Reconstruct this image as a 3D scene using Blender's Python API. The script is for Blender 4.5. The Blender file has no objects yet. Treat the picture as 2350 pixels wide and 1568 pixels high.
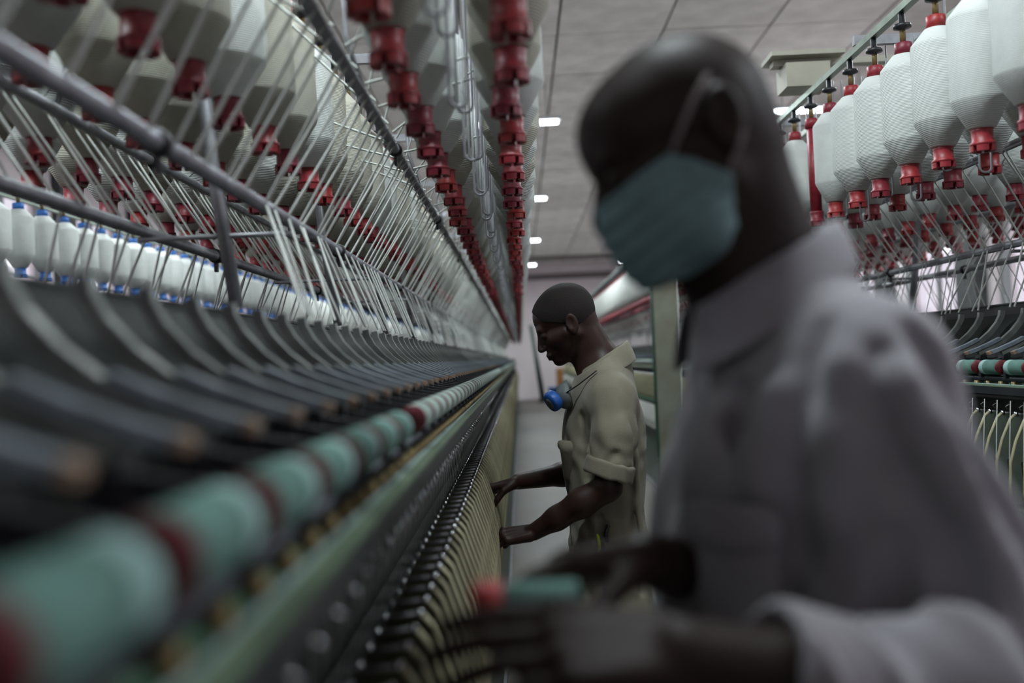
import bpy, math, random
import numpy as np
from mathutils import Vector, Matrix

random.seed(7)
RNG = np.random.RandomState(5)
SC = bpy.context.scene
COL = SC.collection
PI = math.pi

# ------------------------------------------------------------------ camera
H = 1.38                      # camera height above the floor
FPX = 35.0 / 36.0 * 2350
cam_d = bpy.data.cameras.new('camera')
cam_d.lens = 35.0
cam_d.sensor_width = 36.0
cam_d.sensor_fit = 'HORIZONTAL'
cam_d.clip_start = 0.02
cam_d.clip_end = 200
cam_d.dof.use_dof = True
cam_d.dof.focus_distance = 3.15
cam_d.dof.aperture_fstop = 1.75
cam = bpy.data.objects.new('camera', cam_d)
COL.objects.link(cam)
yaw = math.atan(18.2 / FPX)
pitch = math.atan(41.8 / FPX)
roll = math.radians(2.5)
F_ = Vector((-math.sin(yaw) * math.cos(pitch), math.cos(yaw) * math.cos(pitch), math.sin(pitch)))
R0 = F_.cross(Vector((0, 0, 1))).normalized()
U0 = R0.cross(F_).normalized()
R_ = math.cos(roll) * R0 - math.sin(roll) * U0
U_ = math.cos(roll) * U0 + math.sin(roll) * R0
cam.matrix_world = Matrix(((R_.x, U_.x, -F_.x, 0), (R_.y, U_.y, -F_.y, 0), (R_.z, U_.z, -F_.z, H), (0, 0, 0, 1)))
SC.camera = cam

# ------------------------------------------------------------------ colour management, world, lights
SC.view_settings.view_transform = 'Standard'
SC.view_settings.look = 'None'
SC.view_settings.gamma = 1.0
SC.view_settings.use_curve_mapping = False
SC.view_settings.exposure = 0.27
SC.cycles.use_denoising = True
SC.cycles.max_bounces = 5
SC.cycles.diffuse_bounces = 2
SC.cycles.glossy_bounces = 3
SC.cycles.transparent_max_bounces = 12
SC.cycles.sample_clamp_indirect = 4.0
SC.cycles.caustics_reflective = False
SC.cycles.caustics_refractive = False

world = bpy.data.worlds.new('overcast_sky')
SC.world = world
world.use_nodes = True
wn = world.node_tree.nodes
bg = wn['Background']
bg.inputs[0].default_value = (0.86, 0.80, 0.92, 1)
bg.inputs[1].default_value = 0.9

def area_light(name, loc, rot, sx, sy, power, color):
    d = bpy.data.lights.new(name, 'AREA')
    d.shape = 'RECTANGLE'; d.size = sx; d.size_y = sy
    d.energy = power; d.color = color
    o = bpy.data.objects.new(name, d); COL.objects.link(o)
    o.location = loc; o.rotation_euler = rot
    return o

CEIL = H + 3.18
LAMP_Y = (1.5, 6.1, 11.5, 17.0, 23.0, 29.0)
LAMP_X = (-0.03, 3.6, -2.9)
LP = 82
for ly in LAMP_Y:
    for lx in LAMP_X:
        area_light('tube_light', (lx, ly, H + 2.71), (0, 0, 0), 1.15, 0.16, LP, (0.85, 0.965, 1.0))
# daylight entering by the two side window walls
area_light('daylight_right', (4.55, 12, 2.6), (0, math.radians(90), 0), 2.0, 30, 90, (0.93, 0.88, 1.0))
area_light('daylight_left', (-5.65, 12, 2.6), (0, math.radians(-90), 0), 2.0, 30, 70, (0.85, 0.93, 1.0))
area_light('fill_behind', (0.3, -4.3, 2.9), (math.radians(90), 0, 0), 8.0, 2.0, 10, (0.88, 0.92, 1.0))  # added frontal fill lamp; the back wall has no window

# ------------------------------------------------------------------ helpers
def tag(o, label=None, cat=None, group=None, kind=None):
    if label: o['label'] = label
    if cat: o['category'] = cat
    if group: o['group'] = group
    if kind: o['kind'] = kind
    return o

def empty(name, loc=(0, 0, 0), label=None, cat=None, group=None, kind=None):
    o = bpy.data.objects.new(name, None); COL.objects.link(o)
    o.location = loc; o.empty_display_size = 0.05
    return tag(o, label, cat, group, kind)

def link(name, mesh, parent=None, loc=None):
    o = bpy.data.objects.new(name, mesh); COL.objects.link(o)
    if parent: o.parent = parent
    if loc is not None: o.location = loc
    return o

class MB:
    def __init__(s): s.v = []; s.f = []; s.m = []; s.sm = []
    def add(s, vs, fs, mi=0, smooth=False):
        b = len(s.v)
        s.v += [tuple(p) for p in vs]
        for f in fs:
            s.f.append(tuple(b + i for i in f)); s.m.append(mi); s.sm.append(smooth)
        return s
    def box(s, x0, x1, y0, y1, z0, z1, mi=0):
        v = [(x0,y0,z0),(x1,y0,z0),(x1,y1,z0),(x0,y1,z0),(x0,y0,z1),(x1,y0,z1),(x1,y1,z1),(x0,y1,z1)]
        f = [(0,3,2,1),(4,5,6,7),(0,1,5,4),(1,2,6,5),(2,3,7,6),(3,0,4,7)]
        return s.add(v, f, mi)
    def tube(s, pts, r, n=8, mi=0, caps=True, r2=None, flat=1.0):
        pts = [Vector(p) for p in pts]; k = len(pts)
        rs = r if isinstance(r, (list, tuple)) else [r + ((r2 if r2 is not None else r) - r) * i / max(1, k - 1) for i in range(k)]
        V = []; N = None
        for i, p in enumerate(pts):
            if i == 0: t = pts[1] - p
            elif i == k - 1: t = p - pts[i-1]
            else: t = (pts[i+1] - p).normalized() + (p - pts[i-1]).normalized()
            t.normalize()
            if N is None:
                N = t.orthogonal().normalized()
                if abs(t.z) < 0.9: N = t.cross(Vector((0,0,1))).normalized()
            else:
                N = (N - t * N.dot(t)).normalized()
            B = t.cross(N)
            for j in range(n):
                a = 2 * PI * j / n
                V.append(p + N * (math.cos(a) * rs[i]) + B * (math.sin(a) * rs[i] * flat))
        Fc = []
        for i in range(k - 1):
            for j in range(n):
                a = i*n + j; b = i*n + (j+1) % n
                Fc.append((a, b, b + n, a + n))
        s.add(V, Fc, mi, True)
        if caps:
            b0 = len(s.v) - n * k
            s.f.append(tuple(b0 + j for j in reversed(range(n)))); s.m.append(mi); s.sm.append(False)
            s.f.append(tuple(b0 + (k-1)*n + j for j in range(n))); s.m.append(mi); s.sm.append(False)
        return s
    def lathe(s, prof, n=24, c=(0,0,0), axis='z', mi=0, smooth=True, closed=False):
        V = []; 
        for (r, h) in prof:
            for j in range(n):
                a = 2 * PI * j / n
                x, y = r * math.cos(a), r * math.sin(a)
                if axis == 'z': V.append((c[0]+x, c[1]+y, c[2]+h))
                elif axis == 'y': V.append((c[0]+x, c[1]+h, c[2]-y))
                else: V.append((c[0]+h, c[1]+x, c[2]+y))
        Fc = []
        for i in range(len(prof) - 1):
            for j in range(n):
                a = i*n + j; b = i*n + (j+1) % n
                Fc.append((a, b, b + n, a + n))
        s.add(V, Fc, mi, smooth)
        b0 = len(s.v) - n * len(prof)
        if prof[0][0] > 1e-6: s.f.append(tuple(b0 + j for j in reversed(range(n)))); s.m.append(mi); s.sm.append(False)
        if prof[-1][0] > 1e-6: s.f.append(tuple(b0 + (len(prof)-1)*n + j for j in range(n))); s.m.append(mi); s.sm.append(False)
        return s
    def prism(s, poly, y0, y1, mi=0):
        """poly: list of (x, z); extruded along y"""
        n = len(poly)
        V = [(x, y0, z) for x, z in poly] + [(x, y1, z) for x, z in poly]
        Fc = [tuple(range(n)), tuple(n + i for i in reversed(range(n)))]
        for i in range(n):
            j = (i + 1) % n
            Fc.append((i, i + n, j + n, j))
        return s.add(V, Fc, mi)
    def mesh(s, name, mats):
        me = bpy.data.meshes.new(name)
        me.from_pydata(s.v, [], s.f)
        for m in (mats if isinstance(mats, (list, tuple)) else [mats]): me.materials.append(m)
        me.polygons.foreach_set('material_index', s.m)
        me.polygons.foreach_set('use_smooth', s.sm)
        me.validate(); me.update()
        return me
    def obj(s, name, mats, parent=None, loc=None):
        return link(name, s.mesh(name, mats), parent, loc)

def fix_normals(me):
    import bmesh
    bm = bmesh.new(); bm.from_mesh(me); bmesh.ops.recalc_face_normals(bm, faces=bm.faces); bm.to_mesh(me); bm.free()
    return me

# ------------------------------------------------------------------ materials
def mat(name, col, rough=0.5, metal=0.0, spec=0.5, noise=0.0, nscale=8.0, col2=None, bump=0.0, bscale=60.0,
        bands=None, rand=0.0, sss=0.0, coat=0.0, dirt=None, sheen=0.0):
    m = bpy.data.materials.new(name); m.use_nodes = True
    nt = m.node_tree; b = nt.nodes['Principled BSDF']
    b.inputs['Roughness'].default_value = rough
    b.inputs['Metallic'].default_value = metal
    b.inputs['Specular IOR Level'].default_value = spec
    if coat: b.inputs['Coat Weight'].default_value = coat
    if sheen: b.inputs['Sheen Weight'].default_value = sheen
    c = (*col, 1)
    b.inputs['Base Color'].default_value = c
    tc = nt.nodes.new('ShaderNodeTexCoord')
    last = None
    if noise or col2:
        n = nt.nodes.new('ShaderNodeTexNoise'); n.inputs['Scale'].default_value = nscale; n.inputs['Detail'].default_value = 5
        nt.links.new(tc.outputs['Object'], n.inputs['Vector'])
        r = nt.nodes.new('ShaderNodeValToRGB'); r.color_ramp.elements[0].position = 0.35; r.color_ramp.elements[1].position = 0.68
        c2 = (*col2, 1) if col2 else tuple(max(0, x * (1 - noise)) for x in col) + (1,)
        r.color_ramp.elements[0].color = c2; r.color_ramp.elements[1].color = c
        nt.links.new(n.outputs[0], r.inputs[0]); last = r.outputs[0]
    if rand:
        oi = nt.nodes.new('ShaderNodeObjectInfo')
        hs = nt.nodes.new('ShaderNodeHueSaturation')
        mr = nt.nodes.new('ShaderNodeMapRange'); mr.inputs[3].default_value = 1 - rand; mr.inputs[4].default_value = 1 + rand
        nt.links.new(oi.outputs['Random'], mr.inputs[0]); nt.links.new(mr.outputs[0], hs.inputs['Value'])
        if last: nt.links.new(last, hs.inputs['Color'])
        else: hs.inputs['Color'].default_value = c
        mh = nt.nodes.new('ShaderNodeMath'); mh.operation = 'MULTIPLY_ADD'; mh.inputs[1].default_value = rand * .06; mh.inputs[2].default_value = 0.5 - rand * .04
        nt.links.new(oi.outputs['Random'], mh.inputs[0]); nt.links.new(mh.outputs[0], hs.inputs['Hue'])
        last = hs.outputs[0]
    if last: nt.links.new(last, b.inputs['Base Color'])
    h = None
    if bump:
        n2 = nt.nodes.new('ShaderNodeTexNoise'); n2.inputs['Scale'].default_value = bscale; n2.inputs['Detail'].default_value = 4
        nt.links.new(tc.outputs['Object'], n2.inputs['Vector']); h = n2.outputs[0]
        bp = nt.nodes.new('ShaderNodeBump'); bp.inputs['Strength'].default_value = bump; bp.inputs['Distance'].default_value = 0.004
        nt.links.new(h, bp.inputs['Height']); nt.links.new(bp.outputs[0], b.inputs['Normal'])
    if bands:
        w = nt.nodes.new('ShaderNodeTexWave'); w.bands_direction = 'Z'; w.inputs['Scale'].default_value = bands
        w.inputs['Distortion'].default_value = 0.6; w.inputs['Detail'].default_value = 1.0
        nt.links.new(tc.outputs['Object'], w.inputs['Vector'])
        bp = nt.nodes.new('ShaderNodeBump'); bp.inputs['Strength'].default_value = 0.4; bp.inputs['Distance'].default_value = 0.002
        nt.links.new(w.outputs[1], bp.inputs['Height']); nt.links.new(bp.outputs[0], b.inputs['Normal'])
    return m

def emis(name, col, strength):
    m = bpy.data.materials.new(name); m.use_nodes = True
    b = m.node_tree.nodes['Principled BSDF']
    b.inputs['Emission Color'].default_value = (*col, 1); b.inputs['Emission Strength'].default_value = strength
    b.inputs['Base Color'].default_value = (*col, 1)
    return m

M = {}
M['roving'] = mat('roving_wool', (0.65, 0.67, 0.645), 0.9, spec=0.15, bands=70, rand=0.08, noise=0.08, nscale=20)
M['roving_beige'] = mat('beige_roving_wool', (0.50, 0.485, 0.41), 0.9, spec=0.15, bands=70, rand=0.15, noise=0.08, nscale=20)
M['roving_far'] = mat('roving_wool_distant', (0.66, 0.67, 0.63), 0.9, spec=0.15)
M['strand'] = mat('roving_strand_wool', (0.62, 0.64, 0.60), 0.9, spec=0.1)
M['red'] = mat('red_plastic', (0.29, 0.018, 0.026), 0.45, rand=0.3, noise=0.35, nscale=60)
M['shaded_red'] = mat('shaded_red_end', (0.13, 0.006, 0.012), 0.5, noise=0.4, nscale=50)  # red of the roller ends with their shadow put into the colour
M['blue'] = mat('blue_plastic', (0.02, 0.12, 0.40), 0.45)
M['brass'] = mat('dull_brass', (0.26, 0.19, 0.08), 0.45, metal=0.5, noise=0.4, nscale=40)
M['black'] = mat('black_plastic', (0.012, 0.012, 0.015), 0.45)
M['steel'] = mat('grey_steel_tube', (0.34, 0.34, 0.365), 0.42, metal=0.35, noise=0.25, nscale=30)
M['chrome'] = mat('bright_steel', (0.60, 0.62, 0.64), 0.22, metal=1.0)
M['alu'] = mat('aluminium_profile', (0.24, 0.29, 0.23), 0.36, metal=0.7, noise=0.3, nscale=15)
M['dark_steel'] = mat('dark_blued_steel', (0.06, 0.065, 0.075), 0.35, metal=0.6, noise=0.3, nscale=20)
M['alu_highlight'] = mat('painted_rail_highlight', (0.60, 0.78, 0.76), 0.42, metal=0.4)  # highlight along the rail edge put into a bright base colour
M['rail_green'] = mat('pale_green_rail_top', (0.17, 0.24, 0.15), 0.4, metal=0.3, noise=0.3, nscale=12)
M['sep_plate'] = mat('dark_translucent_plate', (0.085, 0.085, 0.05), 0.35, noise=0.3, nscale=20)
M['sep_grey'] = mat('grey_green_plate', (0.13, 0.15, 0.12), 0.4, noise=0.3, nscale=20)
M['white_metal'] = mat('white_painted_metal', (0.62, 0.64, 0.62), 0.5)
M['arm'] = mat('grey_lever_paint', (0.19, 0.205, 0.19), 0.36, noise=0.4, nscale=25, rand=0.15)
M['arm_handle'] = mat('blue_grey_lever_handle', (0.24, 0.28, 0.32), 0.28, noise=0.3, nscale=30)
M['tan'] = mat('tan_tip', (0.30, 0.20, 0.14), 0.5)
M['dark'] = mat('dark_oily_metal', (0.022, 0.024, 0.024), 0.5, noise=0.5, nscale=12)
M['cover'] = mat('dark_grey_hood', (0.008, 0.010, 0.009), 0.65, spec=.15, noise=0.4, nscale=9)
M['felt'] = mat('green_felt', (0.135, 0.25, 0.215), 0.85, spec=0.2, noise=0.25, nscale=25, bump=0.3, bscale=300)
M['felt_end'] = mat('pale_green_felt', (0.32, 0.50, 0.47), 0.85, spec=0.2)
M['felt_pale'] = mat('pale_felt', (0.38, 0.48, 0.43), 0.85, spec=0.2, noise=0.2, nscale=25)
M['green'] = mat('green_machine_paint', (0.012, 0.055, 0.032), 0.4, noise=0.4, nscale=10)
M['green_lt'] = mat('pale_green_paint', (0.10, 0.22, 0.13), 0.45, noise=0.4, nscale=14)
M['cream'] = mat('cream_separator', (0.50, 0.46, 0.29), 0.4, noise=0.35, nscale=30, rand=0.12)
M['yarn'] = mat('cotton_yarn', (0.62, 0.62, 0.58), 0.85, spec=0.1)
M['yellow'] = mat('yellow_plastic', (0.55, 0.33, 0.02), 0.5)
M['floor'] = mat('worn_concrete_floor', (0.175, 0.16, 0.148), 0.5, noise=0.0, nscale=1.3, col2=(0.145, 0.122, 0.10), bump=0.15, bscale=20)
M['wall'] = mat('pinkish_plaster', (0.84, 0.74, 0.76), 0.8, col2=(0.76, 0.68, 0.69), nscale=0.8, bump=0.1, bscale=10)
M['ceil'] = mat('grey_ceiling_board', (0.80, 0.76, 0.71), 0.8, col2=(0.62, 0.585, 0.54), nscale=3.2, rand=0.07, bump=0.2, bscale=8)
M['ceil_gap'] = mat('dark_joint', (0.08, 0.08, 0.075), 0.9)
M['beam'] = mat('beam_paint', (0.20, 0.17, 0.165), 0.7)
M['column'] = mat('dark_column_paint', (0.055, 0.06, 0.06), 0.6, col2=(0.02, 0.022, 0.025), nscale=20)
M['post_wood'] = mat('weathered_grey_green_post', (0.20, 0.215, 0.165), 0.6, col2=(0.12, 0.105, 0.075), nscale=3.5, bump=0.2)
M['glow'] = emis('fluorescent_tube', (0.85, 0.93, 1.0), 14)
M['win_frame'] = mat('window_frame_paint', (0.25, 0.27, 0.27), 0.5)
M['bin'] = mat('blue_bin_plastic', (0.01, 0.10, 0.36), 0.45)
M['cardboard'] = mat('orange_board', (0.50, 0.22, 0.08), 0.8, noise=0.3, nscale=5)
M['cabinet'] = mat('grey_green_cabinet_paint', (0.20, 0.24, 0.20), 0.5, noise=0.2, nscale=4)
M['duct'] = mat('cream_duct_paint', (0.42, 0.40, 0.32), 0.5, noise=0.2, nscale=8)
gl = bpy.data.materials.new('window_glass'); gl.use_nodes = True
nt = gl.node_tree; nt.nodes.clear()
o_ = nt.nodes.new('ShaderNodeOutputMaterial'); mx = nt.nodes.new('ShaderNodeMixShader'); mx.inputs[0].default_value = 0.08
tr = nt.nodes.new('ShaderNodeBsdfTransparent'); gg = nt.nodes.new('ShaderNodeBsdfGlossy'); gg.inputs['Roughness'].default_value = 0.08
nt.links.new(tr.outputs[0], mx.inputs[1]); nt.links.new(gg.outputs[0], mx.inputs[2]); nt.links.new(mx.outputs[0], o_.inputs[0])
M['glass'] = gl

# ------------------------------------------------------------------ room shell
XL, XR, YB, YF = -5.8, 4.7, -4.5, 34.0
MB().box(XL - .3, XR + .3, YB - .3, YF + .3, -0.2, 0.0).obj('floor', M['floor'])['kind'] = 'structure'
ce = MB().box(XL - .3, XR + .3, YB - .3, YF + .3, CEIL + 0.03, CEIL + 0.25).obj('ceiling', M['ceil_gap']); ce['kind'] = 'structure'
pw, pl = 1.05, 1.45
nx = int(round((XR - XL) / pw)); ny = int(round((YF - YB) / pl))
px_, py_ = (XR - XL) / nx, (YF - YB) / ny
panel_me = MB().box(-px_/2 + .012, px_/2 - .012, -py_/2 + .014, py_/2 - .014, 0, 0.03).mesh('ceiling_panel', M['ceil'])
for i in range(nx):
    for j in range(ny):
        p = link('ceiling_panel', panel_me, ce, (XL + px_*(i+.5), YB + py_*(j+.5), CEIL + random.uniform(-.006, .002)))
        p.rotation_euler = (random.uniform(-.003, .003), random.uniform(-.006, .006), 0)
for by in (31.0,):
    b = MB().box(XL, XR, by - .08, by + .08, CEIL - .16, CEIL - .012).obj('trim_1', M['beam']); b['kind'] = 'structure'
MB().box(XL - .3, XR + .3, YF, YF + .25, 0, CEIL + .2).obj('wall_far', M['wall'])['kind'] = 'structure'
MB().box(XL - .3, XR + .3, YB - .25, YB, 0, CEIL + .2).obj('wall_back', M['wall'])['kind'] = 'structure'
MB().box(XL, XR, YF - .05, YF, CEIL - .5, CEIL - .3).obj('trim_2', M['beam'])['kind'] = 'structure'
win_n = 0
WZ0, WZ1, WP, WW = 1.0, 3.6, 2.4, 1.75
def side_wall(name, x, sx):
    global win_n
    x0, x1 = (x, x + .25) if sx > 0 else (x - .25, x)
    mb = MB().box(x0, x1, YB, YF, 0, WZ0).box(x0, x1, YB, YF, WZ1, CEIL + .2)
    k = int((YF - YB) / WP); y = YB
    cols = []
    for i in range(k + 1):
        y1 = min(YF, y + (WP - WW)); mb.box(x0, x1, y, y1, WZ0, WZ1); cols.append((y, y1))
        y += WP
    w = mb.obj(name, M['wall']); w['kind'] = 'structure'
    for i in range(k):
        a, b = cols[i][1], cols[i+1][0]
        win_n += 1
        e = empty('window_%d' % win_n, ((x0+x1)/2, (a+b)/2, WZ0), kind='structure')
        hw, hh = (b-a)/2, WZ1 - WZ0
        f = MB()
        for (ya, yb, za, zb) in ((-hw, hw, 0, .06), (-hw, hw, hh-.06, hh), (-hw, -hw+.06, .06, hh-.06), (hw-.06, hw, .06, hh-.06)):
            f.box(-.04, .04, ya, yb, za, zb)
        f.obj('window_frame', M['win_frame'], e)
        MB().box(-.025, .025, -.02, .02, .06, hh-.06).obj('mullion', M['win_frame'], e)
        MB().box(-.025, .025, -hw+.06, hw-.06, hh*.62, hh*.62+.035).obj('transom', M['win_frame'], e)
        MB().box(-.004, .004, -hw+.05, hw-.05, .05, hh-.05).obj('pane', M['glass'], e)
    for i, (a, b) in enumerate(cols):
        MB().box(x0 - (.12 if sx > 0 else -.25), x1 - (.25 if sx > 0 else -.12), (a+b)/2 - .22, (a+b)/2 + .22, 0, CEIL).obj('trim_%d' % (3+i), M['column'])['kind'] = 'structure'
side_wall('wall_right', XR, 1)
side_wall('wall_left', XL, -1)

# ceiling light fittings: batten, two tubes, hanging rods
rod = MB(); [rod.tube([(dx, 0, 0), (dx, 0, CEIL - H - 2.80)], .006, 6) for dx in (-.45, .45)]
rod_me = rod.mesh('hanging_rod', M['steel'])
bat_me = MB().prism([(-.62,-.0),(.62,0),(.62,.05),(-.62,.05)], -.06, .06).mesh('batten', M['white_metal'])
tube_me = MB().tube([(-.58, 0, 0), (.58, 0, 0)], .014, 10).mesh('tube', M['glow'])
for i, lx in enumerate(LAMP_X):
    for j, ly in enumerate(LAMP_Y):
        where = ('over the bobbin row by the workers', 'over the machine behind the masked man', 'over the gap before the blue-capped bobbins')[i]
        t = empty('ceiling_light', (lx, ly, H + 2.80),
                  'white twin-tube fluorescent fitting %s, %s along' % (where, ('first','second','third','fourth','fifth','sixth','seventh')[j]), 'ceiling light', group='fluorescent fittings')
        link('batten', bat_me, t, (0, 0, -.05)); link('hanging_rods', rod_me, t)
        for dy in (-.035, .035): link('tube', tube_me, t, (0, dy, -.068))
# ------------------------------------------------------------------ spinning frames
Z = lambda h: H + h          # heights are given relative to eye level
Y_END = 31.0
PITCH = 0.15                 # one weighting arm serves two spindles

def far_merge(src_mesh_parts, placements):
    """one bmesh-like join of many copies: src = MB, placements = offsets"""
    out = MB()
    for (dx, dy, dz) in placements:
        out.add([(x+dx, y+dy, z+dz) for x, y, z in src_mesh_parts.v], src_mesh_parts.f)
        out.m[-len(src_mesh_parts.f):] = src_mesh_parts.m
        out.sm[-len(src_mesh_parts.f):] = src_mesh_parts.sm
    return out

def machine(name, xc, sg, y0, label, y_ind_arm, y_ind_sep, y_ind_sp, gap_y=None):
    X = lambda q: xc + sg * q
    def poly(pts):
        p = [(X(q), Z(h)) for q, h in pts]
        return p if sg < 0 else p[::-1]
    root = empty('spinning_frame', (xc, y0, 0), label, 'spinning machine')
    inv = Matrix.Translation((-xc, -y0, 0))
    def part(mb, nm, m, parent=root):
        o = mb.obj(nm, m); fix_normals(o.data)
        o.data.transform(inv); o.parent = parent
        return o
    def put(nm, me, x, y, z, parent=root):
        return link(nm, me, parent, (x - xc, y - y0, z))
    ye = Y_END
    # body
    body = MB().prism(poly([(-.30,-.16),(.33,-.16),(.33,-1.36),(-.30,-1.36)]), y0, ye)
    part(body, 'machine_body', M['dark'])
    hood = MB().prism(poly([(-.26,.03),(-.20,.085),(-.03,.124),(.03,.124),(.20,.080),(.245,.040),(.290,-.015),(.345,-.060),(.345,-.158),(-.345,-.158),(-.345,-.06)]), y0, ye)
    part(hood, 'hood', M['cover'])
    # longitudinal lip on the hood crest
    part(MB().box(X(-.035), X(.035), y0, ye, Z(.1245), Z(.130)), 'hood_crest', M['dark'])
    for q in (.476, .43):
        part(MB().tube([(X(q), y0, Z(-.116)), (X(q), ye, Z(-.116))], .010, 10), 'fluted_roller', M['dark_steel'])
    part(MB().prism(poly([(.37,-.13),(.455,-.143),(.499,-.152),(.499,-.160),(.37,-.158)]), y0, ye), 'drafting_bed', M['green_lt'])
    fr = part(MB().prism(poly([(.5045,-.1335),(.519,-.1350),(.519,-.1570),(.515,-.1570),(.515,-.1385),(.5045,-.1375)]), y0, ye), 'front_rail', M['dark_steel'])
    part(MB().prism(poly([(.4980,-.1345),(.4980,-.1310),(.5010,-.1285),(.5040,-.1290),(.5042,-.1375)]), y0, ye), 'rail_highlight', M['alu_highlight'], fr)  # narrow strip added to carry the painted rail highlight
    part(MB().prism(poly([(.5046,-.1333),(.5050,-.1300),(.5185,-.1325),(.5190,-.1348)]), y0, ye), 'rail_top', M['rail_green'], fr)
    part(MB().prism(poly([(.486,-.168),(.5145,-.160),(.5145,-.166),(.486,-.176)]), y0, ye), 'thread_board', M['dark'])
    if sg > 0: part(MB().box(X(.34), X(.425), y0, ye, Z(-.50), Z(-.465)), 'ring_rail', M['dark'])
    else: part(MB().box(X(.52), X(.555), y0, ye, Z(-.475), Z(-.455)), 'ring_rail', M['green_lt'])
    if sg > 0: part(MB().box(X(.50), X(.525), y0, ye, Z(-.672), Z(-.655)), 'lower_rail', M['dark'])
    part(MB().box(X(.335), X(.52 if sg > 0 else .55), y0, ye, Z(-.80 if sg < 0 else -.74), Z(-.675 if sg > 0 else -.748)), 'spindle_rail', M['dark'])
    part(MB().prism(poly([(.335,-.80),(.50,-.80),(.52,-.82),(.52,-1.379),(.335,-1.379)]), y0, ye), 'base_panel', M['green'])
    part(MB().box(X(.522), X(.535), y0, ye, Z(-1.379), Z(-1.33)), 'kick_rail', M['steel'])
    # creel rails
    for q, h, r in ((.167,.317,.0135),(-.167,.317,.0135),(.334,.585,.0125),(-.334,.585,.0125)):
        rl = part(MB().tube([(X(q), y0, Z(h)), (X(q), ye, Z(h))], r, 12), 'roving_guide_rail', M['steel'])
        cm = MB().lathe([(r+.001,-.012),(r+.006,-.010),(r+.006,.010),(r+.001,.012)], 14, axis='y')
        cm.box(-.004, .004, -.008, .008, -r-.03, -r)
        cme = cm.mesh('rail_clamp', M['black'])
        y = y0 + .6
        while y < ye - 1:
            c = link('rail_clamp', cme, rl, (X(q) - xc, y - y0, Z(h))); y += 1.35
    # holder rails and cross members
    for q in ROWS:
        part(MB().box(X(q)-.012, X(q)+.012, y0, ye, Z(1.0), Z(1.022)), 'bobbin_rail', M['alu'])
    k = 0; y = y0 + .35 if sg > 0 else 2.2
    while y < ye:
        part(MB().box(X(-.62), X(.665), y-.012, y+.012, Z(1.023), Z(1.055)), 'cross_member', M['steel'])
        part(MB().tube([(X(-.05), y, Z(1.022)), (X(.0), y, Z(.45)), (X(.04), y, Z(.14))], .017, 4), 'creel_post', M['steel'])
        part(MB().tube([(X(-.167), y, Z(.295)), (X(.167), y, Z(.295))], .006, 6), 'bracket_bar', M['steel'])
        for sd in (-1, 1): part(MB().tube([(X(sd*.334), y, Z(.60)), (X(sd*.30), y, Z(.72)), (X(sd*.30), y, Z(1.022))], .006, 6), 'bracket_bar', M['steel'])
        y += 1.2 if y < 9 else 2.4
    # ---- weighting arms
    am = MB()
    # lever swept in the XZ plane: rectangular bar, rear pivot -> front
    prof = [(.256,.092),(.259,.074),(.272,.050),(.298,.020),(.330,-.006),(.375,-.028),(.41,-.042)]
    w = .0085
    def lever(prof, th, w, mi=0):
        mb = MB(); V = []; 
        for i, (q, h) in enumerate(prof):
            if i == 0: t = (prof[1][0]-q, prof[1][1]-h)
            elif i == len(prof)-1: t = (q-prof[i-1][0], h-prof[i-1][1])
            else: t = (prof[i+1][0]-prof[i-1][0], prof[i+1][1]-prof[i-1][1])
            L = math.hypot(*t); nx_, nz_ = -t[1]/L, t[0]/L
            for (a, b) in ((th/2, -w), (th/2, w), (-th/2, w), (-th/2, -w)):
                V.append((sg*(q + nx_*a), b, h + nz_*a))
        Fc = []
        for i in range(len(prof)-1):
            for j in range(4):
                Fc.append((i*4+j, i*4+(j+1)%4, i*4+4+(j+1)%4, i*4+4+j))
        n = (len(prof)-1)*4
        Fc += [(3,2,1,0),(n,n+1,n+2,n+3)]
        mb.add(V, Fc, mi); return mb
    arm = lever(prof, .016, w)
    arm_me = fix_normals(arm.mesh('weighting_arm', M['arm']))
    hd = lever([(.340,.000),(.375,-.0165),(.415,-.032),(.440,-.040)], .010, .0105)
    hd.add(*(lambda q: (q.v, q.f))(lever([(.441,-.0395),(.450,-.0435)], .009, .009)), mi=1)
    hd_me = fix_normals(hd.mesh('lever_handle', [M['arm_handle'], M['tan']]))
    cr = lever([(.385,-.060),(.43,-.070),(.478,-.078)], .016, .008)
    for q in (.40, .437):
        cr.tube([(sg*q, -.05, -.094), (sg*q, .05, -.094)], .0125, 10)
    cr.add(*(lambda q: (q.v, q.f))(lever([(.40,-.05),(.405,-.085)], .02, .018)))
    cr_me = fix_normals(cr.mesh('roller_cradle', M['black']))
    n = int((ye - y0) / PITCH)
    rest_a, rest_h, rest_c = [], [], []
    ystart = math.ceil((y0) / PITCH) * PITCH
    for i in range(n):
        y = ystart + i * PITCH
        if y < y_ind_arm:
            a = put('weighting_arm', arm_me, xc, y, H)
            link('lever_handle', hd_me, a); link('roller_cradle', cr_me, a)
        else: rest_a.append((0, y - y0, H))
    if rest_a:
        allm = MB()
        for src, mi in ((arm, 0), (hd, 1), (cr, 2)):
            allm.add(src.v, src.f, mi)
        o = far_merge(allm, rest_a).obj('weighting_arm', [M['arm'], M['arm_handle'], M['black']], root); fix_normals(o.data); o['kind'] = 'stuff'
    # ---- top clearer rollers with red ends
    q, h, r = .485, -.082, .0215
    def roller(pal, raise_=0):
        b = MB().lathe([(r*.86,-.052),(r,-.046),(r,.016),(r,.020)], 24, axis='y').lathe([(r*1.004,.019),(r*1.004,.043),(r*.9,.048)], 24, axis='y', mi=1)
        return b
    rb = roller(0)
    rb_me = fix_normals(rb.mesh('clearer_roller', [M['felt'], M['felt_end']])); rb2_me = fix_normals(roller(0).mesh('clearer_roller', [M['felt_pale'], M['felt_pale']]))
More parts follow.
